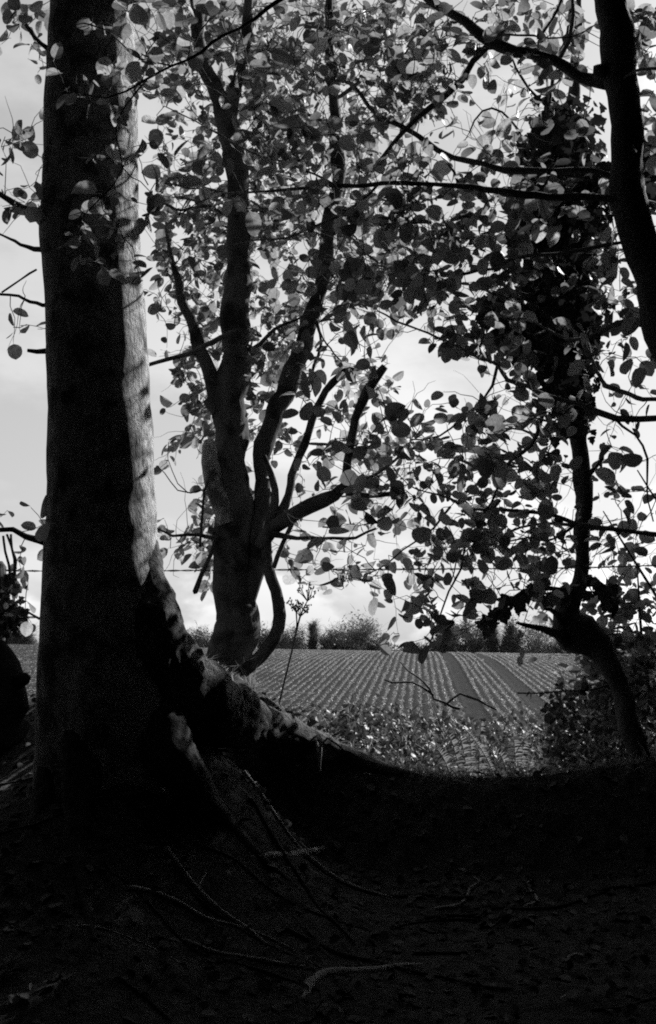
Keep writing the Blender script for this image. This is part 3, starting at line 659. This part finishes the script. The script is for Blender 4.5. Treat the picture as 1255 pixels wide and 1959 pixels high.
# an unseen tree added out to the right, its crown placed to shade the bank
ht = thing('added_shade_tree', (5.5, 8.8, gz(5.5, 8.8)), 'leafy tree added out of view to shade the bank', 'tree')
mb = MB(); pts, rad = spline([(Vector((5.5, 8.8, gz(5.5, 8.8) - .1)), .16), (Vector((5.4, 8.7, E + 1.2)), .12), (Vector((5.5, 8.8, E + 3)), .08), (Vector((5.3, 8.7, E + 4.1)), .03)], .1); mb.tube(pts, rad, 12, .12); mb.build('trunk', M['darkbark'], ht)
n = 17000; v_ = NR.normal(0, 1, (n, 3)); v_ /= np.linalg.norm(v_, axis=1, keepdims=True); v_ *= (NR.random(n) ** .45)[:, None]
a_ = NR.uniform(0, 2 * math.pi, n); q_ = np.sqrt(NR.random(n)) * (1.02 + .14 * np.sin(a_ * 5)); pos = np.stack([5.55 + q_ * np.cos(a_), 8.8 + q_ * np.sin(a_), E + NR.uniform(2.2, 4.55, n) + .15 * v_[:, 2]], -1)
scatter('crown', LEAFV, pos, frames(NR.normal(0, .7, (n, 3)) + np.array([0, 0, .5]), NR.normal(0, 1, (n, 3))), NR.uniform(.06, .1, n), M['leaf'], ht)

# ------------------------------------------------------------------ undergrowth, grass and litter
def blades(name, pos, dr, length, width, mat, label, cat, bend=.5):
    n = len(pos); side = np.cross(dr, NR.normal(0, 1, (n, 3))); side /= np.linalg.norm(side, axis=1, keepdims=True) + 1e-9
    lean = NR.normal(0, 1, (n, 3)); lean[:, 2] = -.6; L = length[:, None]; w = width[:, None]
    a = pos - side * w; b = pos + side * w; mid = pos + dr * L * .55 + lean * L * bend * .12; c = mid - side * w * .8; d = mid + side * w * .8
    t = pos + dr * L * .95 + lean * L * bend * .4
    V = np.stack([a, b, c, d, t], 1).reshape(-1, 3); k = np.arange(n)[:, None] * 5
    F = np.concatenate([k + np.array([[0, 1, 3]]), k + np.array([[0, 3, 2]]), k + np.array([[2, 3, 4]])], 0)
    UV = np.tile(np.array([[0, 0], [0, 0], [0, .5], [0, .5], [0, 1]]), (n, 1))
    return tag(npmesh(name, V, F, mat, None, 'stuff', UV), label, cat, kind='stuff')
# crop rows
us, ys = [], []
for i in range(-104, 105):
    u = i * ROW
    if any(abs(u - a) < .26 for a in TRAM): continue
    yy = np.arange(20, 74, .085); yy = yy + NR.uniform(-.045, .045, len(yy))
    keep = NR.random(len(yy)) < .86 + .9 * vnoise((u + SH * yy) * .35, yy * .18, 41) + .4 * vnoise(u * 3, yy * 1.5, 42)
    yy = yy[keep]; xx = u + SH * yy
    vis = (np.abs(xx) < .33 * yy + 1)
    ys.append(yy[vis]); us.append(np.full(vis.sum(), u))
U = np.repeat(np.concatenate(us), 3) ; Yv = np.repeat(np.concatenate(ys), 3)
U = U + NR.normal(0, .03, len(U)) + .05 * vnoise(Yv * .25, np.round(U / ROW) * 7.3, 44); Yv = Yv + NR.normal(0, .05, len(U)); X = U + SH * Yv
pos = np.stack([X, Yv, ground(X, Yv) + furrow(U, Yv)], -1)
dr = NR.normal(0, .45, (len(U), 3)); dr[:, 2] = 1; dr /= np.linalg.norm(dr, axis=1, keepdims=True)
blades('crop_rows', pos, dr, NR.uniform(.03, .09, len(U)), NR.uniform(.007, .015, len(U)), M['crop'], 'young green cereal crop in straight drilled rows over the field', 'crop', 1.2)
# plants in the ditch and on its far side
n = 30000
px_ = NR.uniform(540, 1330, n); Yv = NR.uniform(5.25, 8.2, n)
X = (px_ - CX) / FPX * Yv; G = ground(X, Yv)
toppx = np.interp(px_, [540, 600, 660, 720, 800, 900, 1000, 1100, 1250, 1330], [1385, 1372, 1352, 1350, 1348, 1358, 1352, 1322, 1235, 1215])
top = E - (toppx - 1240) / FPX * Yv + .3 * vnoise(X * 4, Yv * 4, 21) + .14 * vnoise(X * 15, Yv * 15, 22) - .05
h = np.clip(top - G, .02, 1.0)
Zv = G + h * NR.random(n) ** .55
clump = vnoise(X * 4.2, Yv * 4.2, 23) + .6 * vnoise(X * 9, Yv * 9, 24)
k = (clump > -.12) & ~((px_ > 790) & (px_ < 1040) & (Yv < 6.5) & (Zv > G + .1))
X, Yv, Zv = X[k], Yv[k], Zv[k]; n = len(X)
nm = NR.normal(0, .6, (n, 3)) + np.array([.1, -.2, .6]); dr = NR.normal(0, 1, (n, 3)); dr[:, 2] -= .3
WEED = [leaf_proto(.22, .1, .2), leaf_proto(.28, .15, .1), leaf_proto(.17, .1, .4), IVYV[0], LEAFV[0], LEAFV[5]]
tag(scatter('undergrowth', WEED, np.stack([X, Yv, Zv], -1), frames(nm, dr), NR.uniform(.014, .04, n) * (1 + .9 * np.clip(vnoise(X * 5, Yv * 5, 31) + .1, 0, 1)), M['under']), 'low sunlit brambles and weeds filling the ditch behind the bank', 'undergrowth', kind='stuff')
# grass in the ditch and on the crest of the bank
n = 8000
X = NR.uniform(-.75, 2.0, n); Yv = np.where(NR.random(n) < .5, NR.normal(YC + .06, .07, n), NR.uniform(4.95, 7.6, n))
pos = np.stack([X, Yv, ground(X, Yv) - .005], -1)
dr = NR.normal(0, .5, (n, 3)); dr[:, 2] = NR.uniform(.3, 1, n); dr /= np.linalg.norm(dr, axis=1, keepdims=True)
L_ = NR.uniform(.02, .075, n); tall = (~(Yv > YC + .3)) & (NR.random(n) < .14) & (X > .1); L_[tall] *= NR.uniform(1.5, 3.2, tall.sum()); deep = Yv > YC + .3; L_[deep] *= NR.uniform(1.5, 5, deep.sum())
rp, rr_ = ROOTS[0]; m_ = 500; ex, ed = [], []
for _ in range(m_):
    q_ = R.randrange(18, len(rp)); a = R.uniform(-1.0, .5); r_ = rr_[q_]; d_ = Vector((math.sin(a) * .6, -math.sin(a) * .8, math.cos(a)))
    ex.append(tuple(rp[q_] + d_ * r_ * .92)); v_ = d_ * R.uniform(0, 1) + Vector((R.gauss(0, .6), R.gauss(0, .6) - .2, R.gauss(0, .5))); ed.append(tuple(v_.normalized()))
pos = np.concatenate([pos, np.array(ex)]); dr = np.concatenate([dr, np.array(ed)]); L_ = np.concatenate([L_, NR.uniform(.008, .022, m_)]); n = len(pos)
blades('grass', pos, dr, L_, NR.uniform(.0012, .003, n), M['blade'], 'thin pale grass and moss along the crest of the bank and in the ditch', 'grass', 1.0)
# canes and dead stems standing in the ditch
mb = MB()
for k in range(170):
    x0 = R.uniform(.0, 1.9); y0 = R.uniform(5.3, 7.6); z0 = gz(x0, y0); hh = R.uniform(.15, .6); ll = R.uniform(-.35, .35)
    if 795 < proj((x0, y0, z0))[0] < 1030 and y0 < 6.6: hh *= .3
    p = [Vector((x0, y0, z0)), Vector((x0 + ll * .3, y0 + R.gauss(0, .05), z0 + hh * .8)), Vector((x0 + ll * .8, y0 + R.gauss(0, .1), z0 + hh)), Vector((x0 + ll * 1.3, y0 + R.gauss(0, .1), z0 + hh * R.uniform(.5, .95)))]
    pts, rad = spline([(q, .0022) for q in p], .05); mb.tube(pts, rad, 4, .3, 20, cap=False)
o = mb.build('bramble_stems', M['dry'], kind='stuff'); tag(o, 'dry bramble stems and dead stalks arching among the undergrowth', 'undergrowth', kind='stuff')
# leaf litter
n = 7000
X = NR.uniform(-2.6, 2.8, n); Yv = NR.uniform(1.6, 4.95, n)
pos = np.stack([X, Yv, ground(X, Yv) + .006], -1)
nm = NR.normal(0, .35, (n, 3)) + np.array([0, -.25, 1]); dr = NR.normal(0, 1, (n, 3))
tag(scatter('leaf_litter', LEAFV, pos, frames(nm, dr), NR.uniform(.02, .045, n), M['litter']), 'dead leaves strewn over the dark woodland bank', 'leaf litter', kind='stuff')

# ------------------------------------------------------------------ ferns
def frond(parent, ctrl, Y, wmax, mat, npin=30):
    """one arching frond: a midrib with tapering leaflets on both sides"""
    pts, _ = spline([(P(a, b, y), 0) for (a, b), y in zip(ctrl, Y)], .01)
    n = len(pts); mb = MB(); mb.tube(pts[::2] + [pts[-1]], list(np.linspace(.0032, .0008, len(pts[::2]) + 1)), 4, cap=False)
    tot = n * .01
    for i in range(npin):
        t = .2 + .79 * i / npin; p = pts[int(t * (n - 1))]; q = pts[min(n - 1, int(t * (n - 1)) + 2)]; ax = (q - p).normalized() if q != p else Vector((0, 0, 1))
        w = wmax * (.55 + .45 * math.sin(min(1, (t - .2) * 3.2) * math.pi / 2)) * (1.0 - max(0, t - .25) / .75) ** .75 + .004
        w *= R.uniform(.82, 1.12)
        for s_ in (-1, 1):
            if R.random() < .1: continue
            sd_ = ax.cross(Vector((0, -1, .35))).normalized() * s_
            d = (sd_ + ax * .38 + Vector((R.gauss(0, .1), R.gauss(0, .16) - .1, R.gauss(0, .1)))).normalized()
            pw = tot * .79 / npin * R.uniform(.3, .42); prev = None; m = 5; base = mb.n
            for j in range(m + 1):
                f = j / m; c = p + d * w * f + Vector((0, -.02 * f, 0)) - ax * (.35 * f * f * w); ww = ax * pw * (1 - f) ** .55
                mb.v += [tuple(c - ww), tuple(c + ww)]; mb.n += 2
                if prev is not None: mb.f.append((prev, prev + 1, mb.n - 1, mb.n - 2))
                prev = mb.n - 2
    return mb.build('frond', mat, parent)
def fern(px, py, label, fr, mat='fern'):
    b = P(px, py, 6.25); t = thing('fern', (b.x, b.y, gz(b.x, b.y)), label, 'fern', 'ferns behind the crest of the bank')
    for ctrl, Ys, w, *m in fr: frond(t, ctrl, Ys, w, M[m[0] if m else mat])
def fr(x0, y0, x1, y1, w, Y=6.25, bend=.5, n=30):
    """control line of a frond from its root to its drooping tip"""
    return ([(x0, y0), (x0 + (x1 - x0) * .2, y0 + (y1 - y0) * .45), (x0 + (x1 - x0) * .55, y0 + (y1 - y0) * .85), (x1, y1)], (Y, Y - .03, Y - .06, Y - .12), w)
fern(985, 1500, 'broad upright fern frond standing alone at the lip of the bank', [fr(990, 1560, 978, 1392, .095, 6.2), fr(995, 1560, 1040, 1425, .075), fr(985, 1560, 940, 1430, .075, 6.35), fr(992, 1560, 1010, 1395, .07, 6.45)])
fern(880, 1500, 'clump of feathery fern fronds leaning towards the beech, beside a dead frond', [fr(900, 1560, 868, 1390, .085, 6.2), fr(890, 1560, 842, 1392, .08, 6.2), fr(880, 1560, 812, 1420, .075, 6.25), fr(915, 1560, 922, 1378, .085, 6.45), fr(905, 1560, 897, 1400, .06, 6.5),
     ([(948, 1500), (938, 1465), (915, 1425), (890, 1395), (870, 1378)], (6.1, 6.1, 6.1, 6.1, 6.1), .02, 'blade')])

# ------------------------------------------------------------------ dry stalks, sticks and canes
def stick(name, ctrl, mat, label, cat, Y=None, seg=7, rough=.2, group=None, leaves=0):
    c = []
    for px, py, w, *y in ctrl:
        yy = y[0] if y else Y
        p = P(px, py, yy) if yy else hit(px, py)
        r_ = wpx(w, p.y) / 2; c.append((p + Vector((0, 0, 0 if yy else r_ * .6)), r_))
    pts, rad = spline(c, .03); mb = MB(); mb.tube(pts, rad, seg, rough, 20)
    if not leaves: return tag(mb.build(name, mat), label, cat, group)
    t = thing(name, pts[0], label, cat, group); mb.build('cane', mat, t)
    for i in range(leaves):
        p = pts[R.randrange(len(pts))]; o = bpy.data.objects.new('leaf', CANE[R.randrange(len(CANE))]); COL.objects.link(o); o.parent = t
        rr = frames(NR.normal(0, 1, (1, 3)), NR.normal(0, 1, (1, 3)))[0]
        o.matrix_basis = Matrix.Translation(p - t.location) @ Matrix(rr.tolist()).to_4x4() @ Matrix.Scale(R.uniform(.025, .045), 4)
    return t
CANE = proto_meshes('leaf', LEAFV, M['under'])
# dead umbel
sp = P(535, 1345, 5.6)
st = thing('dead_umbel', (sp.x, sp.y, gz(sp.x, sp.y)), 'dry branched seed head on a thin stalk standing before the field', 'plant')
mb = MB()
def seg_(ctrl, Y=5.6, seg=5):
    pts, rad = spline([(P(a, b, Y), wpx(w, Y) / 2) for a, b, w in ctrl], .03); mb.tube(pts, rad, seg, .1, 30, cap=False)
seg_([(533, 1350, 4), (545, 1300, 4), (558, 1248, 4), (566, 1212, 4), (574, 1180, 4)]); seg_([(566, 1215, 3), (568, 1190, 3), (567, 1172, 3)]); seg_([(574, 1182, 3), (580, 1165, 3), (588, 1150, 2)])
mb.build('stalk', M['post'], st)
for bx_, by_ in ((567, 1172), (574, 1180), (588, 1150)):
    mb = MB()
    for k in range(9):
        a = R.uniform(-1.0, 1.0); l = R.uniform(14, 34); ex, ey = bx_ + math.sin(a) * l * .8, by_ - math.cos(a) * l
        seg_([(bx_, by_, 2), ((bx_ + ex) / 2 + R.uniform(-2, 2), (by_ + ey) / 2, 1.6), (ex, ey, 1.2)], 5.6 + R.uniform(-.03, .03), 4)
        for _ in range(4):
            q = P(ex + R.uniform(-4, 4), ey + R.uniform(-4, 4), 5.6 + R.uniform(-.01, .01)); s = .004
            mb.add([q + Vector((s, 0, 0)), q + Vector((0, s, 0)), q + Vector((-s, 0, 0)), q + Vector((0, -s, 0)), q + Vector((0, 0, s * 1.6)), q + Vector((0, 0, -s * 1.6))], [(0, 1, 4), (1, 2, 4), (2, 3, 4), (3, 0, 4), (1, 0, 5), (2, 1, 5), (3, 2, 5), (0, 3, 5)])
    mb.build('seed_head', M['post'], st, smooth=False)
stick('fallen_branch', [(765, 1266, 2), (780, 1283, 3), (800, 1296, 3.5), (822, 1318, 5), (830, 1337, 5), (850, 1344, 5.5), (866, 1353, 6), (880, 1356, 6)], M['darkbark'], 'dark crooked twig rising from the undergrowth before the wheel tracks', 'twig', Y=5.5)
stick('fallen_branch', [(735, 1300, 3), (750, 1306, 4), (790, 1306, 4), (818, 1322, 5), (830, 1330, 5)], M['darkbark'], 'thin dark twig reaching level over the crop rows', 'twig', Y=5.5)
stick('fallen_branch', [(850, 1350, 4), (866, 1337, 4), (880, 1327, 5), (896, 1333, 5), (916, 1340, 4.5), (935, 1351, 4), (950, 1358, 3)], M['darkbark'], 'bent dark twig arched like a roof over the ditch', 'twig', Y=5.5)
stick('bramble_cane', [(990, 1326, 3), (1030, 1326, 3), (1080, 1322, 3), (1130, 1320, 4), (1170, 1308, 5)], M['darkbark'], 'thin bramble cane with small leaves stretched across from the leaning elbow trunk', 'bramble', Y=5.3, leaves=10)
stick('bramble_cane', [(893, 1672, 3), (921, 1667, 3), (972, 1649, 3.5), (1038, 1616, 4), (1099, 1588, 4), (1125, 1557, 3.5), (1132, 1530, 3)], M['paleroot'], 'long pale cane curving up at its tip across the dark bank', 'bramble', seg=6)
stick('bramble_cane', [(570, 1372, 4), (620, 1408, 4), (666, 1442, 4), (717, 1484, 4), (773, 1518, 4), (870, 1536, 3), (950, 1545, 2)], M['root'], 'dark vine trailing down from the crest over the bank', 'vine', seg=6)
stick('stick', [(411, 1649, 7), (395, 1672, 7), (382, 1692, 6), (376, 1711, 5)], M['paleroot'], 'short curved twig lying on the bank below the beech roots', 'stick')
stick('stick', [(1083, 1836, 6), (1100, 1831, 10), (1120, 1833, 8), (1131, 1836, 4)], M['paleroot'], 'stubby pale stick low on the dark bank, well below the long curved cane', 'stick')
stick('stick', [(500, 1536, 5), (498, 1570, 6), (494, 1606, 5)], M['root'], 'upright grey stick leaning against the bank', 'stick')
stick('stick', [(855, 1668, 6), (880, 1667, 9), (905, 1672, 6)], M['paleroot'], 'flat pale root piece beside the lower end of the long cane', 'stick')
stick('stick', [(1020, 1520, 6), (1038, 1560, 7), (1048, 1596, 6)], M['root'], 'thin grey stick sloping down the bank below the ferns', 'stick')
stick('stick', [(860, 1725, 4), (900, 1705, 5), (960, 1670, 4)], M['root'], 'thin twig half buried under the long cane', 'stick')
stick('stick', [(1063, 1920, 6), (1075, 1912, 7), (1084, 1905, 4)], M['paleroot'], 'small chip of pale wood at the bottom of the bank', 'stick')
stick('hooked_stem', [(596, 1412, 4, 4.75), (606, 1408, 5, 4.72), (614, 1416, 6, 4.7), (613, 1436, 6, 4.7), (611, 1470, 5, 4.7), (614, 1482, 3, 4.72)], M['dry'], 'dry hooked stem hanging from the edge of the bank', 'stem')
stick('hooked_stem', [(604, 1412, 4, 4.74), (608, 1430, 5, 4.7), (609, 1458, 4, 4.7)], M['dry'], 'shorter straight dry stem beside the hooked one', 'stem')

# ------------------------------------------------------------------ fence: barbed wire and the ivied post at the left edge
barbm = None
def barbed(ctrl, Y, label):
    global barbm
    t = thing('barbed_wire', P(ctrl[0][0], ctrl[0][1], Y), label, 'wire', 'barbed wires of the field fence')
    pts, rad = spline([(P(a, b, Y), .0022) for a, b in ctrl], .012)
    for s in (0, math.pi):
        tw = [p + Vector((0, math.cos(i * .55 + s), math.sin(i * .55 + s))) * .0026 for i, p in enumerate(pts)]
        mb = MB(); mb.tube(tw, [.0022] * len(tw), 5, cap=False); mb.build('strand', M['wire'], t)
    if barbm is None:
        mb = MB()
        mb.tube([(-.006, .004, 0), (0, .004, .004), (.006, -.004, 0)], [.004] * 3, 6)
        for d in ((.012, .01, .016), (-.012, -.01, -.016), (.012, -.012, -.015), (-.012, .012, .015)):
            mb.tube([(0, 0, 0), d], [.0022, .0008], 5)
        barbm = bpy.data.meshes.new('barb'); barbm.from_pydata([tuple(v) for v in mb.v], [], mb.f); barbm.materials.append(M['wire'])
    acc = .03
    for i in range(1, len(pts)):
        acc += (pts[i] - pts[i - 1]).length
        if acc > .108:
            acc = 0; o = bpy.data.objects.new('barb', barbm); COL.objects.link(o); o.parent = t
            o.location = pts[i] - t.location; o.rotation_euler = (R.uniform(0, 6), R.uniform(-.3, .3), R.uniform(-.3, .3))
barbed([(-140, 1089), (40, 1092), (200, 1093), (400, 1091), (560, 1090), (800, 1089), (1000, 1087), (1120, 1086), (1300, 1080), (1450, 1074)], 5.62, 'taut barbed wire strung level across the whole gap behind the trees')
barbed([(-140, 1178), (20, 1181), (60, 1181), (130, 1182)], 5.0, 'short lower barbed wire between the ivied post and the beech')
pb = P(-2, 1320, 5.0)
post = thing('fence_post', (pb.x, pb.y, gz(pb.x, pb.y) - .05), 'dark weathered fence post wrapped in ivy stems at the left edge', 'post')
mb = MB(); pts, rad = spline([(P(-14, 1360, 5.0), .055), (P(-12, 1250, 5.0), .052), (P(-10, 1150, 5.0), .05), (P(-8, 1085, 5.0), .046), (P(-8, 1074, 5.0), .03)], .05); mb.tube(pts, rad, 12, .12, 10); mb.build('shaft', M['post'], post)
for c_ in ([(6, 1025), (10, 1055), (17, 1080), (19, 1120), (14, 1150), (18, 1190), (12, 1230)], [(13, 1022), (22, 1045), (27, 1070), (29, 1100), (33, 1120), (26, 1150), (30, 1180), (38, 1200)], [(21, 1022), (23, 1050), (31, 1072), (26, 1100)], [(36, 1160), (48, 1168), (62, 1176), (76, 1184)]):
    mb = MB(); pts, rad = spline([(P(a, b, 4.9), .0055) for a, b in c_], .03); mb.tube(pts, rad, 6, .3, 25); mb.build('ivy_stem', M['darkbark'], post)
ip, ir, isz = [], [], []
for a in ((20, 1110, 14, 18, 14), (30, 1120, 8, 8, 6), (18, 1160, 22, 30, 40), (30, 1172, 16, 14, 20), (14, 1200, 16, 24, 24), (40, 1168, 8, 7, 6)): ivy(*a, Y=4.9, dy=.08)
place_leaves(post, ip, ir, [s * .7 for s in isz], M['ivy'], IVYV, 110, 'ivy_leaf', 'ivy')
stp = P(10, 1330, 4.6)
stump = thing('dark_stump', (stp.x, 4.6, gz(stp.x, 4.6) - .05), 'stump coloured black in place of shade, slumped below the ivied post', 'stump')
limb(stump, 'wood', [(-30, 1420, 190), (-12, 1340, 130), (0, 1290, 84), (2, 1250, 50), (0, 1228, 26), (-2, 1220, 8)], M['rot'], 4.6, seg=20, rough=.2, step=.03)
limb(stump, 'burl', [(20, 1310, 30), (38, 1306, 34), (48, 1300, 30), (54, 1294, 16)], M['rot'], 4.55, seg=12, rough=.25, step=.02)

# ------------------------------------------------------------------ hedgerow and trees beyond the field
def far_tree(px, top, wid, label, dens, kind, Y=125.):
    b = P(px, 1243, Y); gy = float(fieldz(b.x, Y)); zt = P(px, top, Y).z; rx = wpx(wid, Y) / 2; H = zt - gy
    t = thing('field_tree', (b.x, Y, gy), label, 'tree', 'trees beyond the field')
    nds = []
    mb = MB(); mb.tube([(b.x, Y, gy - .2), (b.x + .1, Y, gy + H * .35), (b.x, Y + .1, gy + H * .75)], [.2, .14, .05], 7); mb.build('trunk', M['darkbark'], t)
    V = []; F = []
    nb = 34
    for i in range(nb):            # limbs
        a = R.uniform(0, 6.283); e = R.random(); z0 = gy + H * R.uniform(.15, .6)
        if kind == 'column': q = Vector((b.x + math.cos(a) * rx * .6 * R.random(), Y + math.sin(a) * rx * .6, gy + H * R.uniform(.4, 1)))
        elif kind == 'cone':
            zz = R.uniform(.2, 1); q = Vector((b.x + math.cos(a) * rx * (1.05 - zz), Y + math.sin(a) * rx * (1.05 - zz), gy + H * zz))
        else:
            zz = R.uniform(.3, 1); w = math.sqrt(max(.04, 1 - ((zz - .5) / .52) ** 2)); q = Vector((b.x + math.cos(a) * rx * w, Y + math.sin(a) * rx * w, gy + H * zz))
        nds.append((Vector((b.x, Y, z0)), q))
    def quad(c, d, w):
        s = d.cross(Vector((R.gauss(0, 1), R.gauss(0, 1), R.gauss(0, 1)))).normalized() * w
        k = len(V); V.extend([c - s, c + s, c + d + s * .3, c + d - s * .3]); F.append((k, k + 1, k + 2, k + 3))
    for a, q in nds:
        quad(a, q - a, .05)
        for _ in range(int(dens * 110)):
            f = R.uniform(.35, 1.05); c = a.lerp(q, f) + Vector((R.gauss(0, 1), R.gauss(0, 1), R.gauss(0, 1))) * rx * .16
            up = Vector((R.gauss(0, .7), R.gauss(0, .7), R.uniform(.2, 1)))
            if R.random() < .55: quad(c, up * R.uniform(.35, .9), .022)
            else: quad(c, up * R.uniform(.1, .22), .09)
    npmesh('crown', np.array([tuple(v) for v in V]), np.array(F), M['fartree'], t, 'stuff', np.zeros((len(V), 2)))
for a in ((672, 1180, 105, 'round leafy tree, the fullest beyond the crop, against the bright cloud', 1.5, 'round'), (560, 1203, 62, 'low spreading bush behind the dry seed head', .9, 'round'), (599, 1192, 20, 'narrow spiky tree between the seed head and the round tree', 1.0, 'column'),
          (528, 1205, 60, 'wispy bare bush just right of the curved stem', .6, 'round'), (497, 1192, 46, 'thin twiggy tree seen between the curved stem and the trunk', .4, 'round'), (635, 1208, 44, 'short bushy tree tucked beside the round tree', .8, 'round'),
          (722, 1221, 50, 'low shrub tailing off after the round tree', .8, 'round'), (862, 1196, 64, 'dense bushy tree at the near end of the far clump above the wheel tracks', 1.4, 'round'), (905, 1186, 60, 'tall twiggy tree in the middle of the far clump', .8, 'round'),
          (943, 1196, 26, 'dark columnar tree in the far clump', 1.5, 'column'), (978, 1192, 62, 'pointed conical tree in the far clump', 1.5, 'cone'), (1030, 1188, 84, 'pale loose tree behind the broken stub', .6, 'round'), (1085, 1200, 70, 'pale bush behind the elbow of the ivy-clad tree', .7, 'round'),
          (370, 1204, 62, 'hazy bare tree between the beech and the forked tree', .6, 'round'), (335, 1215, 50, 'low hazy bush close to the beech root', .5, 'round'), (405, 1208, 50, 'thin bush just left of the forked tree', .5, 'round'), (26, 1205, 36, 'square dense tree far behind the ivied post', 1.6, 'round'), (51, 1203, 38, 'pointed dark tree by the edge of the beech', 1.6, 'cone'),
          (815, 1232, 60, 'very low scrub on the crest of the field', .6, 'round')):
    far_tree(*a)
fh = thing('hedgerow', (0, 128, float(fieldz(0, 128))), 'low dark hedgerow along the far edge of the field', 'hedge')
V = []; F = []
for _ in range(9000):
    x = R.uniform(-38, 38); c = Vector((x, 128 + R.gauss(0, .4), 0)); topz = P(627, 1234, 128).z - .017 * x + .9 * float(vnoise(x * .6, 3, 5))
    lo = float(fieldz(x, 128)); c.z = lo + (topz - lo) * R.random() ** .6
    up = Vector((R.gauss(0, .6), R.gauss(0, .6), R.uniform(.2, 1))) * R.uniform(.2, .5); s = up.cross(Vector((R.gauss(0, 1), R.gauss(0, 1), 0))).normalized() * R.uniform(.03, .13)
    k = len(V); V += [tuple(c - s), tuple(c + s), tuple(c + up)]; F.append((k, k + 1, k + 2))
npmesh('foliage', np.array(V), np.array(F), M['fartree'], fh, 'stuff', np.zeros((len(V), 2)))

# ------------------------------------------------------------------ the wood the camera stands in: closed foliage behind, beside and overhead
n = 46000
pp = []
def vol(k, x0, x1, y0, y1, z0, z1): pp.append(np.stack([NR.uniform(x0, x1, k), NR.uniform(y0, y1, k), E + NR.uniform(z0, z1, k)], -1))
vol(14000, -7, 7, -6, -2.2, -1.2, 5.5)
vol(10000, -5.5, -2.2, -2.5, 5.0, -1.2, 5.5)
vol(9000, 2.4, 5.5, -2.5, 4.6, -1.2, 5.5)
vol(7000, 1.9, 6, 4.4, 5.25, -1.2, 2.2)
vol(16000, -5.5, 5.5, -6, 4.2, 3.4, 5.6)
pos = np.concatenate(pp); n = len(pos)
nm = NR.normal(0, 1, (n, 3)); dr = NR.normal(0, 1, (n, 3))
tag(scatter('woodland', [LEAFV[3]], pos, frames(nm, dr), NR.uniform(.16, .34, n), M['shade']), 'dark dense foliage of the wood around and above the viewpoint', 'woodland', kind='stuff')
print('leaves', nb_, nh, nr, ni, 'objects', len(bpy.data.objects))
